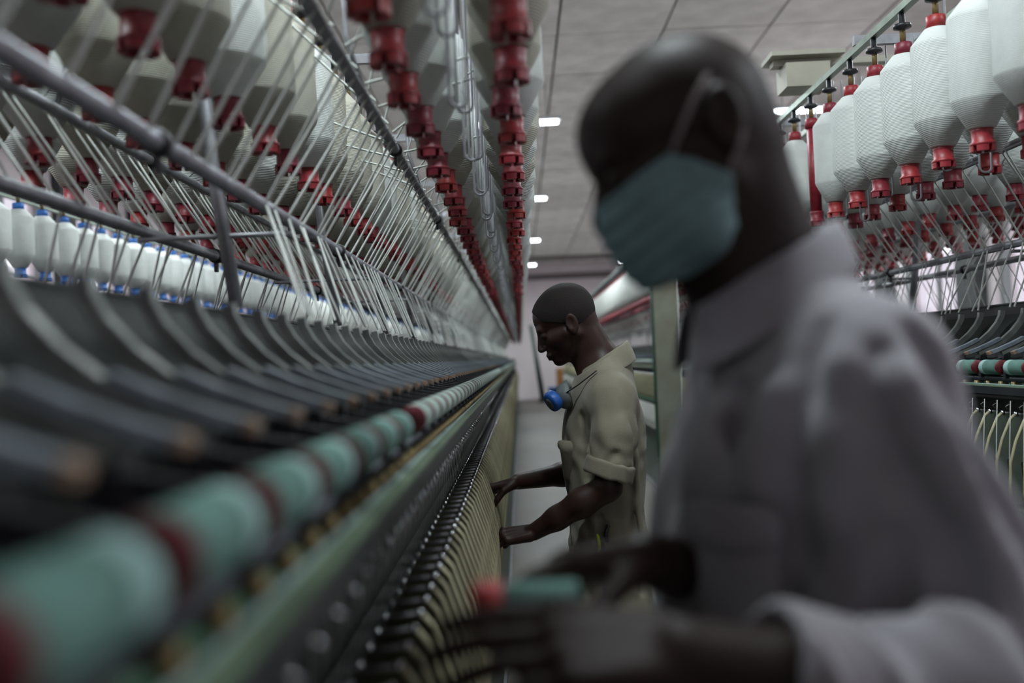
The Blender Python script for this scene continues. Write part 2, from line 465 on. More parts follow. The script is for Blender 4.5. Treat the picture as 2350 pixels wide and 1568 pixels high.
    ec = MB().lathe([(.004,-.0625),(r*.90,-.0620),(r*.98,-.059),(r*.90,-.0525),(.004,-.0525)], 24, axis='y')
    ec_me = fix_normals(ec.mesh('roller_end', M['shaded_red']))
    sh = MB().tube([(0,.048,0),(0,.085,0)], .006, 8); sh.box(-.009,.009,.056,.070,-.03,.0)
    sh_me = fix_normals(sh.mesh('roller_axle', M['black']))
    rest = []
    for i in range(n):
        y = ystart + i * PITCH + .048
        if gap_y and gap_y[0] < y < gap_y[1]: continue
        pale = bool(gap_y) and y >= gap_y[1]
        if y < y_ind_arm:
            o = put('clearer_roller', rb2_me if pale else rb_me, X(q), y, Z(h))
            link('roller_end', ec_me, o); link('roller_axle', sh_me, o)
        else: rest.append((X(q) - xc, y - y0, Z(h)))
    allm = MB().add(rb.v, rb.f, 0).add(ec.v, ec.f, 1)
    allm.sm = [True] * len(allm.sm)
    o = far_merge(allm, rest).obj('clearer_roller', [M['felt_pale'], M['shaded_red']], root); fix_normals(o.data); o['kind'] = 'stuff'
    # ---- brass guides
    bg_ = MB().tube([(0,0,.012),(0,0,0),(sg*.006,0,-.010)], .0075, 8).tube([(sg*-.02,0,.004),(sg*.0,0,.004)], .004, 6)
    bg_me = bg_.mesh('brass_guide', M['brass'])
    wg = MB().tube([(0,0,0),(sg*.018,0,-.006),(sg*.024,.006,-.012),(sg*.018,.010,-.018),(sg*.010,.004,-.020)], .0013, 5)
    wg_me = wg.mesh('pigtail_guide', M['chrome'])
    # ---- spindles
    tip = MB().lathe([(.0035,-.010),(.0055,.0),(.006,.030),(.0065,.058),(.0045,.064),(.002,.067)], 12)
    cop = MB().lathe([(.010,-.222),(.017,-.215),(.0175,-.15),(.017,-.09),(.011,-.03),(.0075,-.005)], 14)
    cop.lathe([(.0135,-.24),(.0135,-.222)], 12, mi=1)
    tip_me = tip.mesh('spindle_tip', M['chrome']); cop_me = cop.mesh('yarn_cop', [M['yarn'], M['yellow']])
    yn = MB().tube([(0,0,.07),(sg*.012,0,.16),(sg*.0,0,.335)], .0011, 4)
    yn_me = yn.mesh('yarn_end', M['yarn'])
    # ---- separators: thin sheets between spindles
    sp_poly = [(.455,-.334),(.508,-.330),(.520,-.345),(.545,-.42),(.562,-.50),(.566,-.60),(.560,-.65),(.53,-.652),(.535,-.50),(.480,-.45),(.465,-.36),(.455,-.340)]
    if sg < 0: sp_poly = [(q_, -.21 + (h_ + .33) * .72) for q_, h_ in sp_poly]
    sdz = 0 if sg > 0 else .119
    def sep_mb():
        m_ = MB()
        t = .0028
        n_ = len(sp_poly)
        V = [(sg*q_, -t, h_) for q_, h_ in sp_poly] + [(sg*q_, t, h_) for q_, h_ in sp_poly]
        quads = [(0,1,10,11),(1,2,9,10),(2,3,9,9),(3,4,8,9),(4,5,7,8),(5,6,7,7)]
        Fc = []
        for qd in quads:
            u = list(dict.fromkeys(qd)); Fc.append(tuple(u)); Fc.append(tuple(n_ + k for k in reversed(u)))
        for i in range(n_):
            j = (i+1) % n_; Fc.append((i, i+n_, j+n_, j))
        m_.add(V, Fc, 3)
        m_.tube([(sg*(q_-.001), 0, h_) for q_, h_ in sp_poly[1:7]], .0042, 6, 0)
        m_.lathe([(.0045,-.006),(.0060,-.003),(.0045,.004)], 8, c=(sg*.503, 0, -.326 + sdz), mi=1)
        # bright clip along the top edge
        m_.tube([(sg*.458, 0, -.332 + sdz), (sg*.505, 0, -.327 + sdz)], .0030, 5, 2)
        return m_
    sep = sep_mb(); sep_me = fix_normals(sep.mesh('separator', [M['cream'], M['chrome'], M['steel'], M['sep_plate' if sg > 0 else 'sep_grey']]))
    n2 = int((ye - y0) / (PITCH/2))
    ra, rs, ry = [], [], []
    for i in range(n2):
        y = ystart + i * PITCH / 2
        p3 = (X(.486), y, Z(-.134))
        if y < y_ind_sp:
            put('brass_guide', bg_me, *p3); put('pigtail_guide', wg_me, X(.486), y, Z(-.178))
            s = put('spindle', tip_me, X(.44 if sg > 0 else .535), y, Z(-.42 if sg > 0 else -.505)); link('yarn_cop', cop_me, s); link('yarn_end', yn_me, s, (0,0,0))
        else:
            ra.append((X(.486) - xc, y - y0, Z(-.134))); ry.append((X(.44 if sg > 0 else .535) - xc, y - y0, Z(-.42 if sg > 0 else -.505)))
        if y < y_ind_sep: put('separator', sep_me, xc, y + PITCH/4, H)
        else: rs.append((0, y + PITCH/4 - y0, H))
    o = far_merge(bg_, ra).obj('brass_guide', M['brass'], root); o['kind'] = 'stuff'
    c3 = MB().add(cop.v, cop.f, 0, True).add(tip.v, tip.f, 1, True)
    o = far_merge(c3, ry).obj('spindle', [M['yarn'], M['chrome']], root); o['kind'] = 'stuff'
    o = far_merge(sep, rs).obj('separator', [M['cream'], M['chrome'], M['steel'], M['sep_plate' if sg > 0 else 'sep_grey']], root); fix_normals(o.data); o['kind'] = 'stuff'
    # ---- roving strands, thin ropes of wool
    def strand(pts, r, nseg=5): return MB().tube(pts, r, nseg, caps=False)
    bp = .238
    far = MB(); nearn = 0
    i = 0; y = math.ceil(y0 / bp) * bp
    rr = random.Random(3)
    while y < ye:
        for side in (1, -1):
            for k, qrow in enumerate(ROWS[:3] if side > 0 else ROWS[3:]):
                j1, j2 = rr.uniform(-.03,.03), rr.uniform(-.05,.05)
                ya = y + (k-1) * .07 + j1; yb = y + (k-1) * .05 + j2
                qs = side*.334
                # bobbin -> upper rail -> lower rail -> arm inlet
                sgn = 1 if qrow > qs else -1
                pts1 = [(X(qrow - sgn*.066), ya - .02, Z(.66 + rr.uniform(-.03,.12))), (X(qs + side*.013), ya, Z(.598))]
                pts2 = [(X(qs + side*.0135), ya, Z(.588)), (X(side*.167 + side*.0145), yb, Z(.320))]
                yc = round((yb) / .075) * .075 
                pts3 = [(X(side*.167 + side*.014), yb, Z(.312)), (X(side*.187), yc + rr.uniform(-.02,.02), Z(.14))]
                yc += rr.choice((-.06, .06)) * (1 if k != 1 else .3)
                pts3[1] = (X(side*.258), yc, Z(.10))
                for pts in (pts1, pts2, pts3):
                    if pts is pts3 and y < 1.75: continue
                    if pts is pts3 and y >= 3.6:
                        mb_ = strand(pts, .0020, 4); far.add(mb_.v, mb_.f, 0, True); continue
                    if y < 3.6 and (side > 0) and pts is not pts1:
                        o = part(strand(pts, .0031), 'roving_strand', M['strand'])
                    else:
                        mb_ = strand(pts, .0031 if y < 12 else .0036, 4); far.add(mb_.v, mb_.f, 0, True)
        y += bp
    o = part(far, 'roving_strand', M['strand']); o['kind'] = 'stuff'
    # ---- U-shaped wire hangers between the outer rows
    hg = MB()
    pts = [(-.016,0,.52)] + [(-.016*math.cos(a), 0, -.016*math.sin(a)) for a in [PI*k/8 for k in range(9)]] + [(.016,0,.52)]
    hg.tube(pts, .0032, 6)
    hg_me = hg.mesh('wire_hanger', M['steel'])
    y = math.ceil(y0 / bp) * bp + .1; rest = []
    while y < ye:
        z = Z(.47 if int(y/bp) % 2 else .52)
        for q in (.56,):
            if y < 8: put('wire_hanger', hg_me, X(q), y, z)
            else: rest.append((X(q)-xc, y - y0, z))
        y += bp
    o = far_merge(hg, rest).obj('wire_hanger', M['steel'], root); o['kind'] = 'stuff'
    # end cabinet
    part(MB().box(X(-.45), X(.47), ye, ye + .9, 0, Z(.02)), 'end_cabinet', M['green'])
    return root

ROWS = [.65, .46, .10, -.12, -.40, -.585]
machine('spinning_frame', -.65, 1, -0.6, 'long spinning machine that both men are working on, with green felt rollers and cream separators', 9.0, 9.0, 6.0, gap_y=(1.30, 1.44))
machine('spinning_frame', 1.85, -1, 1.2, 'long spinning machine standing behind the back of the masked man', 8.0, 8.0, 6.0)

# ------------------------------------------------------------------ roving bobbins
def bobbin_body(r, full=True, top=.885, n=28):
    # local origin at the suspension rail; heights below it
    rt = .026
    pr = [(rt,-.128),(.034,-.130),(r*.97,-.172),(r,-.182),(r*1.0,-.30),(r*1.015,-.386),(r*.985,-.394),(.034,-.461),(rt,-.464)]
    return MB().lathe(pr, n)
def cap_mb():
    c = MB().lathe([(.020,-.462),(.0285,-.463),(.0265,-.470),(.0265,-.496),(.0315,-.499),(.0315,-.506),(.020,-.507)], 20)
    for k in range(5):
        a0 = 2*PI*k/5
        V = []; m_ = 5
        for hh in (-.506, -.521):
            for rr_ in (.0315, .018):
                for j in range(m_):
                    a = a0 + (2*PI/5)*.74*j/(m_-1); V.append((rr_*math.cos(a), rr_*math.sin(a), hh))
        Fc = []
        for j in range(m_-1):
            Fc.append((j, j+1, 10+j+1, 10+j)); Fc.append((5+j+1, 5+j, 15+j, 15+j+1)); Fc.append((10+j, 10+j+1, 15+j+1, 15+j))
        Fc.append((0, 10, 15, 5)); Fc.append((4, 9, 19, 14))
        c.add(V, Fc)
    return c
def top_mb():
    return MB().lathe([(.022,-.092),(.0265,-.094),(.0265,-.130),(.02,-.131)], 20)
holder = MB().lathe([(.006,0),(.010,-.004),(.010,-.030),(.026,-.036),(.027,-.046),(.008,-.052),(.007,-.092)], 14)
holder_me = fix_normals(holder.mesh('bobbin_holder', M['black']))
stem_me = MB().lathe([(.0085,-.052),(.0095,-.06),(.0085,-.092)], 10).mesh('brass_stem', M['brass'])
body_mes = [fix_normals(bobbin_body(r).mesh('wound_roving', M['roving'])) for r in (.060, .068, .072, .076, .079)]
empty_me = fix_normals(MB().lathe([(.022,-.128),(.0225,-.462)], 20).mesh('empty_tube', M['red']))
cap_me = fix_normals(cap_mb().mesh('lower_cap', M['red'])); top_me = fix_normals(top_mb().mesh('upper_cap', M['red']))
bcap_me = fix_normals(cap_mb().mesh('lower_cap', M['blue'])); btop_me = fix_normals(top_mb().mesh('upper_cap', M['blue']))
ORD = ['first','second','third','fourth','fifth','sixth','seventh','eighth','ninth','tenth'] + ['%d%s' % (k, 'st' if k in (21,31) else 'nd' if k in (22,32) else 'rd' if k in (23,33) else 'th') for k in range(11, 60)]

beige_mes = []
for bm_ in body_mes:
    c_ = bm_.copy(); c_.name = 'wound_roving'; c_.materials[0] = M['roving_beige']; beige_mes.append(c_)
def bobbin_row(x, y0, y_ind, y_end, rowname, cx='red', sizes=(1,2,3), group=None, p=.238, empties=(), off=0.0, sc=1.0, beige=0.0):
    i = 0; y = y0; rest = []; rr = random.Random(int(x * 1000) + 5)
    while y < y_end:
        si = rr.choice(sizes)
        if y < y_ind:
            lb = '%s-capped bobbin, %s from the camera, %s' % (cx, ORD[i], rowname)
            e = empty('roving_bobbin', (x, y, Z(1.0) + off), lb, 'bobbin', group=group)
            if i in empties:
                link('empty_tube', empty_me, e); e['label'] = 'bare red bobbin tube without wool, %s' % rowname
            else:
                b = link('wound_roving', (beige_mes if rr.random() < beige else body_mes)[si], e)
            c = link('lower_cap', cap_me if cx == 'red' else bcap_me, e)
            link('upper_cap', top_me if cx == 'red' else btop_me, e)
            link('bobbin_holder', holder_me, e); link('brass_stem', stem_me, e)
            e.scale = (1, 1, sc)
            e.rotation_euler = (rr.uniform(-.015,.015), rr.uniform(-.015,.015), rr.uniform(0, 6))
        else: rest.append((x, y, Z(1.0) + off))
        i += 1; y += p
    return rest

rest = []
names = ['outermost row over the aisle', 'second row from the aisle', 'third row from the aisle',
         'fourth row from the aisle', 'fifth row from the aisle', 'sixth row from the aisle']
for k, q in enumerate(ROWS):
    y0 = -0.1 + (.119 if k % 2 else 0) if k < 2 else .5 + (.119 if k % 2 else 0)
    yi = (8.0, 8.0, 8.5, 8.0, 8.0, 8.0)[k]
    rest += bobbin_row(-.65 + q, 1.0 - .238 * 2 + (.119 if k % 2 else 0), yi, 30.8, names[k] + ', near machine', group='bobbins in %s of the near machine' % names[k], sizes=(2,3,4), beige=(.25,.45,.8,.8,.7,.6)[k])
for k, q in enumerate(ROWS):
    rest += bobbin_row(1.85 - q, 2.30 + (.119 if k % 2 else 0), 7.2 if k < 3 else 6.0, 30.8, names[k] + ', machine behind masked man', group='bobbins in %s of the machine behind the masked man' % names[k], sizes=(1,2,3), empties=(7,) if k == 0 else ())
fb = MB().lathe([(.026,-.128),(.072,-.175),(.073,-.405),(.030,-.464)], 12, mi=0)
fb.lathe([(.026,-.464),(.026,-.497),(.031,-.499),(.030,-.521)], 10, mi=1).lathe([(.026,-.094),(.026,-.130)], 8, mi=1)
fb.lathe([(.02,-.0),(.02,-.09)], 6, mi=2)
o = far_merge(fb, rest).obj('distant_roving_bobbins', [M['roving_far'], M['red'], M['black']])
fix_normals(o.data); tag(o, 'far rows of small white bobbins with red caps shrinking towards the end wall', 'bobbins', kind='stuff')

# neighbouring creel with blue-capped bobbins
cr = empty('bobbin_creel', (-2.4, 2, 0), 'grey creel stand beyond the near machine carrying the blue-capped bobbins', 'creel')
for q in (0, -.19, -.6):
    MB().box(q-.012, q+.012, 0, 29, Z(.942), Z(.960)).obj('bobbin_rail', M['alu'], cr)
for k in range(13):
    MB().box(-.7, .05, k*2.4-.015+.1, k*2.4+.015+.1, Z(.9605), Z(.985)).obj('cross_member', M['steel'], cr)
    MB().tube([(-.5, k*2.4+.1, 0), (-.5, k*2.4+.1, Z(.960))], .03, 8).obj('creel_post', M['steel'], cr)
MB().box(-1.0, -.25, 0, 29, 0, Z(.10)).obj('machine_body', M['cover'], cr)
r1 = bobbin_row(-2.4, 3.6, 10.0, 30.5, 'creel row beyond the near machine', cx='blue', sizes=(1,2,3), group='blue-capped bobbins beyond the near machine', off=-.059, sc=.85)
fbb = MB().add(fb.v, fb.f); fbb.m = list(fb.m); fbb.sm = list(fb.sm)
o = far_merge(fbb, r1).obj('distant_blue_capped_bobbins', [M['roving_far'], M['blue'], M['black']]); fix_normals(o.data)
tag(o, 'far white bobbins with blue caps continuing the creel row to the end wall', 'bobbins', kind='stuff')

# ------------------------------------------------------------------ things around
e = empty('overhead_duct', (1.72, 4.15, Z(1.12)), 'cream travelling cleaner housing across the creel top, behind the masked head', 'duct')
MB().box(-.62, .30, -.03, .03, .05, .075).obj('duct_arm', M['duct'], e)
MB().box(-.58, -.40, -.08, .08, -.05, .049).obj('duct_box', M['duct'], e)
MB().box(-.64, -.34, -.095, .095, .0755, .095).obj('duct_flange', M['duct'], e)
# upright at the machine edge
e = empty('upright_post', (1.055, 7.2, 0), 'broad weathered grey-green upright between the two men, at the aisle edge', 'post')
MB().prism([(-.088,0),(.088,0),(.088,Z(1.35)),(-.088,Z(1.35))], -.05, .05).obj('post_face', M['post_wood'], e)
MB().box(.0885, .096, -.052, .052, 0, Z(1.35)).obj('edge_strip', M['white_metal'], e)
MB().box(-.097, -.0885, -.052, .052, 0, Z(1.35)).obj('edge_strip', M['green'], e)
MB().box(-.14, .14, -.09, .09, 0, .05).obj('foot_plate', M['dark'], e)
# far end of the aisle
e = empty('leaning_pole', (.66, 31.6, 0), 'dark green pole leaning by the end wall, next to the blue bin', 'pole')
MB().tube([(0,0,0), (-.30,0,2.45)], .09, 8, r2=.05).obj('shaft', M['green'], e)
MB().box(-.16,.16,-.16,.16,0,.06).obj('foot', M['dark'], e)
e = empty('waste_bin', (1.02, 31.2, 0), 'blue plastic bin standing against the end wall, in front of the board', 'bin')
MB().lathe([(.15,0),(.20,.45),(.205,.46),(.19,.46),(.14,.03)], 20).obj('tub', M['bin'], e)
MB().lathe([(.21,.42),(.225,.43),(.225,.465),(.207,.466)], 20).obj('rim', M['bin'], e)
e = empty('cardboard_box', (1.42, 32.6, 0), 'orange-brown board carton at the end wall behind the blue bin', 'carton')
MB().box(-.28,.28,-.2,.2,0,1.02).obj('carton', M['cardboard'], e)
MB().prism([(-.29,1.0201),(0,1.05),(.29,1.0201)], -.21, .21).obj('flap', M['cardboard'], e)
e = empty('storage_cabinet', (2.05, 32.6, 0), 'grey-green metal cabinet at the end of the aisle beyond the chin of the working man', 'cabinet')
MB().box(-.32,.32,-.25,.25,.05,1.30).obj('body', M['cabinet'], e)
for sx in (-1, 1):
    d = MB().box(sx*.16-.15, sx*.16+.15, -.27, -.2505, .09, 1.26).obj('door', M['cabinet'], e)
    MB().box(sx*.03-.01, sx*.03+.01, -.29, -.2705, .6, .72).obj('handle', M['steel'], d)
MB().box(-.33,.33,-.26,.26,0,.05).obj('plinth', M['dark'], e)
# ------------------------------------------------------------------ organic surfaces: signed distances meshed by surface nets
class Field:
    def __init__(s, lo, hi, h):
        s.lo = np.array(lo, float); s.h = h
        s.n = np.ceil((np.array(hi) - s.lo) / h).astype(int) + 1
        s.f = np.full(tuple(s.n), 0.25, np.float32)
        s.ax = [(s.lo[i] + h * np.arange(s.n[i])).astype(np.float32) for i in range(3)]
    def sub(s, lo, hi):
        a = np.clip(np.floor((np.array(lo) - s.lo) / s.h).astype(int), 0, s.n); b = np.clip(np.ceil((np.array(hi) - s.lo) / s.h).astype(int) + 1, 0, s.n)
        if (b <= a).any(): return None
        sl = tuple(slice(a[i], b[i]) for i in range(3))
        return sl, s.ax[0][a[0]:b[0]][:, None, None], s.ax[1][a[1]:b[1]][None, :, None], s.ax[2][a[2]:b[2]][None, None, :]
    def comb(s, sl, d, k, cut):
        f = s.f[sl]
        if cut:      # smooth subtraction
            d = -d
            if k <= 0: s.f[sl] = np.maximum(f, d); return
            hh = np.clip(0.5 - 0.5 * (d - f) / k, 0, 1); s.f[sl] = d * (1 - hh) + f * hh + k * hh * (1 - hh)
        else:
            if k <= 0: s.f[sl] = np.minimum(f, d); return
            hh = np.clip(0.5 + 0.5 * (d - f) / k, 0, 1); s.f[sl] = d * (1 - hh) + f * hh - k * hh * (1 - hh)
    def cone(s, a, b, ra, rb, k=.01, cut=False, grow=0):
        a = np.array(a, float); b = np.array(b, float); ra += grow; rb += grow
        m = max(ra, rb) + k + 3 * s.h
        r = s.sub(np.minimum(a, b) - m, np.maximum(a, b) + m)
        if r is None: return s
        sl, x, y, z = r
        ba = b - a; L2 = max(ba @ ba, 1e-12)
        t = ((x - a[0]) * ba[0] + (y - a[1]) * ba[1] + (z - a[2]) * ba[2]) / L2
        t = np.clip(t, 0, 1)
        d = np.sqrt((x - a[0] - t * ba[0])**2 + (y - a[1] - t * ba[1])**2 + (z - a[2] - t * ba[2])**2) - (ra + (rb - ra) * t)
        s.comb(sl, d.astype(np.float32), k, cut); return s
    def ell(s, c, rad, R=None, k=.01, cut=False, grow=0):
        c = np.array(c, float); rad = np.array(rad, float) + grow
        m = rad.max() + k + 3 * s.h
        r = s.sub(c - m, c + m)
        if r is None: return s
        sl, x, y, z = r
        x = x - c[0]; y = y - c[1]; z = z - c[2]
        if R is not None:
            R = np.array(R)   # columns = local axes
            X = x*R[0,0] + y*R[1,0] + z*R[2,0]; Y = x*R[0,1] + y*R[1,1] + z*R[2,1]; W = x*R[0,2] + y*R[1,2] + z*R[2,2]
        else: X, Y, W = x, y, z
        k0 = np.sqrt((X/rad[0])**2 + (Y/rad[1])**2 + (W/rad[2])**2)
        k1 = np.sqrt((X/rad[0]**2)**2 + (Y/rad[1]**2)**2 + (W/rad[2]**2)**2) + 1e-6
        d = k0 * (k0 - 1) / k1
        s.comb(sl, d.astype(np.float32), k, cut); return s
    def halfspace(s, p, n, k=.003, box=None):
        """keep the side the normal points away from; box limits the cut"""
        p = np.array(p, float); n = np.array(n, float); n = n / np.linalg.norm(n)
        r = s.sub(*(box if box else (s.lo, s.lo + s.h * s.n)))
        sl, x, y, z = r
        d = (x - p[0]) * n[0] + (y - p[1]) * n[1] + (z - p[2]) * n[2]
        f = s.f[sl]; d = np.broadcast_to(d, f.shape)
        hh = np.clip(0.5 - 0.5 * (f - d) / k, 0, 1); s.f[sl] = f * (1 - hh) + d * hh + k * hh * (1 - hh)
        return s
    def merge(s, o, k=.03):
        f, d = s.f, o.f
        hh = np.clip(0.5 + 0.5 * (d - f) / k, 0, 1); s.f = d * (1 - hh) + f * hh - k * hh * (1 - hh); return s
    def warp(s, fn):
        s.f += fn(s.ax[0][:, None, None], s.ax[1][None, :, None], s.ax[2][None, None, :]).astype(np.float32); return s
    def mesh(s, name, m, smooth_it=1):
        f = s.f
        f[0] = f[-1] = .1; f[:, 0] = f[:, -1] = .1; f[:, :, 0] = f[:, :, -1] = .1
        ins = f < 0
        nx, ny, nz = f.shape
        cnt = np.zeros((nx-1, ny-1, nz-1), np.int8)
        for dx in (0, 1):
            for dy in (0, 1):
                for dz in (0, 1):
                    cnt += ins[dx:nx-1+dx, dy:ny-1+dy, dz:nz-1+dz]
        act = (cnt > 0) & (cnt < 8)
        I = np.argwhere(act)
        idx = np.full(act.shape, -1, np.int32); idx[act] = np.arange(len(I))
        P = np.zeros((len(I), 3)); W = np.zeros(len(I))
        corners = [(0,0,0),(1,0,0),(0,1,0),(1,1,0),(0,0,1),(1,0,1),(0,1,1),(1,1,1)]
        cv = [f[I[:,0]+c[0], I[:,1]+c[1], I[:,2]+c[2]] for c in corners]
        for i in range(8):
            for ax in range(3):
                c = corners[i]
                if c[ax]: continue
                j = i + (1 << ax)
                a, b = cv[i], cv[j]
                mk = (a < 0) != (b < 0)
                t = np.where(mk, a / np.where(mk, a - b, 1), 0)
                q = np.tile(np.array(c, float), (len(I), 1)); q[:, ax] += t
                P[mk] += q[mk]; W += mk
        P = P / W[:, None] + I
        V = s.lo + s.h * P
        quads = []
        for ax in range(3):
            o1, o2 = [(1,2),(2,0),(0,1)][ax]
            sl0 = [slice(None)]*3; sl1 = [slice(None)]*3
            sl0[ax] = slice(0, -1); sl1[ax] = slice(1, None)
            A = ins[tuple(sl0)]; B = ins[tuple(sl1)]
            E = np.argwhere(A != B)
            ok = (E[:, o1] > 0) & (E[:, o2] > 0) & (E[:, o1] < f.shape[o1]-1) & (E[:, o2] < f.shape[o2]-1)
            E = E[ok]
            fl = A[E[:,0], E[:,1], E[:,2]]
            def at(d1, d2):
                Q = E.copy(); Q[:, o1] -= d1; Q[:, o2] -= d2
                return idx[Q[:,0], Q[:,1], Q[:,2]]
            q = np.stack([at(1,1), at(0,1), at(0,0), at(1,0)], 1)
            q[~fl] = q[~fl][:, ::-1]
            quads.append(q)
        Q = np.concatenate(quads)
        Q = Q[(Q >= 0).all(1)]
        for _ in range(smooth_it):     # light Laplacian relaxation
            acc = np.zeros_like(V); w = np.zeros(len(V))
            for a, b in ((0,1),(1,2),(2,3),(3,0)):
                np.add.at(acc, Q[:,a], V[Q[:,b]]); np.add.at(w, Q[:,a], 1)
            V = V * .5 + acc / np.maximum(w, 1)[:, None] * .5
        me = bpy.data.meshes.new(name)
        me.vertices.add(len(V)); me.vertices.foreach_set('co', V.astype(np.float32).ravel())
        me.loops.add(Q.size); me.loops.foreach_set('vertex_index', Q.astype(np.int32).ravel())
        me.polygons.add(len(Q)); me.polygons.foreach_set('loop_start', np.arange(0, Q.size, 4, dtype=np.int32))
        me.polygons.foreach_set('use_smooth', np.ones(len(Q), bool))
        me.materials.append(m); me.update(calc_edges=True); me.validate()
        return me

def basis(fwd, up):
    f = Vector(fwd).normalized(); u = Vector(up); u = (u - f * u.dot(f)).normalized(); l = u.cross(f)
    return np.array([[f.x, l.x, u.x], [f.y, l.y, u.y], [f.z, l.z, u.z]])   # columns: forward, left, up

def V3(*a): return np.array(a, float)

def head_prims(F, c, B, s=1.0, grow=0.0, face=True, ears=True, fore=0.0, ear=(0, 0)):
    """c: head centre at eye level between the ears; B: basis columns forward, left, up"""
    P = lambda x, y, z: c + s * (B @ np.array([x, y, z]))
    E = lambda x, y, z, a, b, d, k=.014, cut=False, RR=None: F.ell(P(x, y, z), (a*s, b*s, d*s), B if RR is None else B @ RR, k, cut, grow)
    C = lambda p, q, ra, rb, k=.012, cut=False: F.cone(P(*p), P(*q), ra*s, rb*s, k, cut, grow)
    E(-.016, 0, .040, .094, .0745, .080, .01)            # cranium
    E(-.030, 0, .015, .072, .070, .070, .02)             # back of the skull
    E(.030 + fore, 0, .036, .060, .062, .058, .02)              # forehead
    E(.028, 0, -.035, .054, .058, .072, .02)             # face
    for y in (-1, 1):
        C((-.012, y*.055, -.045), (.062, y*.016, -.098), .019, .015, .02)      # jaw
        E(.050, y*.034, -.030, .026, .024, .026, .02)   # cheek
        C((.016, y*.060, -.028), (.054, y*.042, -.028), .009, .010, .025)
    E(.073, 0, -.097, .020, .023, .017, .014)            # chin
    E(.070, 0, -.066, .028, .031, .026, .014)            # muzzle
    E(.066, 0, -.028, .029, .030, .040, .014)
    C((.080, -.034, .016), (.080, .034, .016), .0125, .0125, .012)   # brow
    if face:
        for y in (-1, 1):
            E(.099, y*.033, -.005, .012, .0145, .010, .010, True)
            E(.0785, y*.031, -.005, .0135, .0135, .0125, .002)       # eye under the lid
            E(.103, y*.0135, -.042, .0105, .0085, .0075, .005)
        C((.086, 0, .010), (.1085, 0, -.036), .0085, .0105, .010)    # nose
        E(.1055, 0, -.041, .011, .0115, .009, .006)
        for y in (-1, 1): E(.1085, y*.008, -.0505, .004, .0035, .003, .002, True)
        C((.092, -.020, -.069), (.092, .020, -.069), .0060, .0060, .004)
        E(.0965, 0, -.0665, .008, .017, .0068, .006)
        E(.0955, 0, -.0795, .0085, .017, .0076, .006)
        C((.1065, -.018, -.0728), (.1065, .018, -.0728), .0014, .0014, .003, True)
        C((.099, -.016, -.0885), (.099, .016, -.0885), .004, .004, .006, True)
    if ears:
        for y in (-1, 1):
            a = -.22
            RR = np.array([[math.cos(a), 0, math.sin(a)], [0, 1, 0], [-math.sin(a), 0, math.cos(a)]])
            R2 = np.array([[1, 0, 0], [0, math.cos(y*.35), -math.sin(y*.35)*0], [0, 0, 1]])
            E(-.016 + ear[0], y*.080, -.012 + ear[1], .020, .0075, .033, .004, RR=RR)
            E(-.012 + ear[0], y*.086, -.008 + ear[1], .0115, .006, .019, .004, True, RR=RR)
            E(-.010 + ear[0], y*.079, -.036 + ear[1], .009, .006, .011, .004)
            C((-.004 + ear[0], y*.074, -.012 + ear[1]), (-.010 + ear[0], y*.077, -.024 + ear[1]), .0055, .005, .004)

def hand_prims(F, wrist, d, palm, thumb, s=1.0, curl=(.5,.5,.5,.5), tcurl=.3, spread=.05, grow=0, tout=.75):
    """d: direction wrist->knuckles, palm: palm normal, thumb: side of the thumb"""
    d = Vector(d).normalized(); palm = Vector(palm); palm = (palm - d * palm.dot(d)).normalized()
    t = Vector(thumb); t = (t - d * t.dot(d) - palm * t.dot(palm)).normalized()
    w = Vector(wrist); A = lambda v: np.array(v)
    offs = (.030, .010, -.010, -.028); kl = (.088, .090, .085, .077)
    ph = ((.043,.026,.021),(.048,.030,.022),(.044,.028,.021),(.034,.021,.019)); r0 = (.0092,.0094,.0090,.0080)
    for i in range(4):
        kn = w + (d * kl[i] + t * offs[i] + palm * (-.001)) * s
        base = w + (d * .012 + t * offs[i] * .62) * s
        F.cone(A(base), A(kn), .0150*s, .0108*s, .006, grow=grow)
        F.cone(A(base + palm*.006*s), A(kn + palm*.004*s), .012*s, .009*s, .006, grow=grow)
        F.ell(A(kn - palm*.004*s), (.0095*s,)*3, None, .004)
        ang = 0; p = kn; fd = (d + t * spread * (1.5 - i)).normalized()
        c_ = curl[i]; 
        for j in range(3):
            ang += c_ * (1.0, 1.15, .7)[j]
            dr = fd * math.cos(ang) + palm * math.sin(ang)
            q = p + dr * ph[i][j] * s
            rr = (r0[i]*s*(1, .92, .84)[j], r0[i]*s*(.92, .84, .72)[j])
            F.cone(A(p), A(q), rr[0], rr[1], .0025, grow=grow)
            p = q
    # thumb leaves the side of the palm near its base
    b = w + (d * .018 + t * .022 + palm * .010) * s
    dr = (d * (1 - tout*.45) + t * tout + palm * .35).normalized()
    m = b + dr * .042 * s
    F.cone(A(b), A(m), .0150*s, .0115*s, .012, grow=grow)
    dr2 = (dr * (1 - tcurl * .5) + d * .5 + palm * tcurl - t * tcurl * .45).normalized()
    n_ = m + dr2 * .032 * s; F.cone(A(m), A(n_), .0112*s, .0100*s, .004, grow=grow)
    dr3 = (dr2 + palm * tcurl * .3 - t * tcurl * .5).normalized()
    F.cone(A(n_), A(n_ + dr3 * .026 * s), .0100*s, .0080*s, .003, grow=grow)

def chain(F, pts, k=.02, grow=0):
    """pts: (x, y, z, r)"""
    for a, b in zip(pts[:-1], pts[1:]):
        F.cone(a[:3], b[:3], a[3], b[3], k, False, grow)

def tubeobj(name, pts, r, m, parent, n=8, flat=1.0):
    return MB().tube(pts, r, n, flat=flat).obj(name, m, parent)

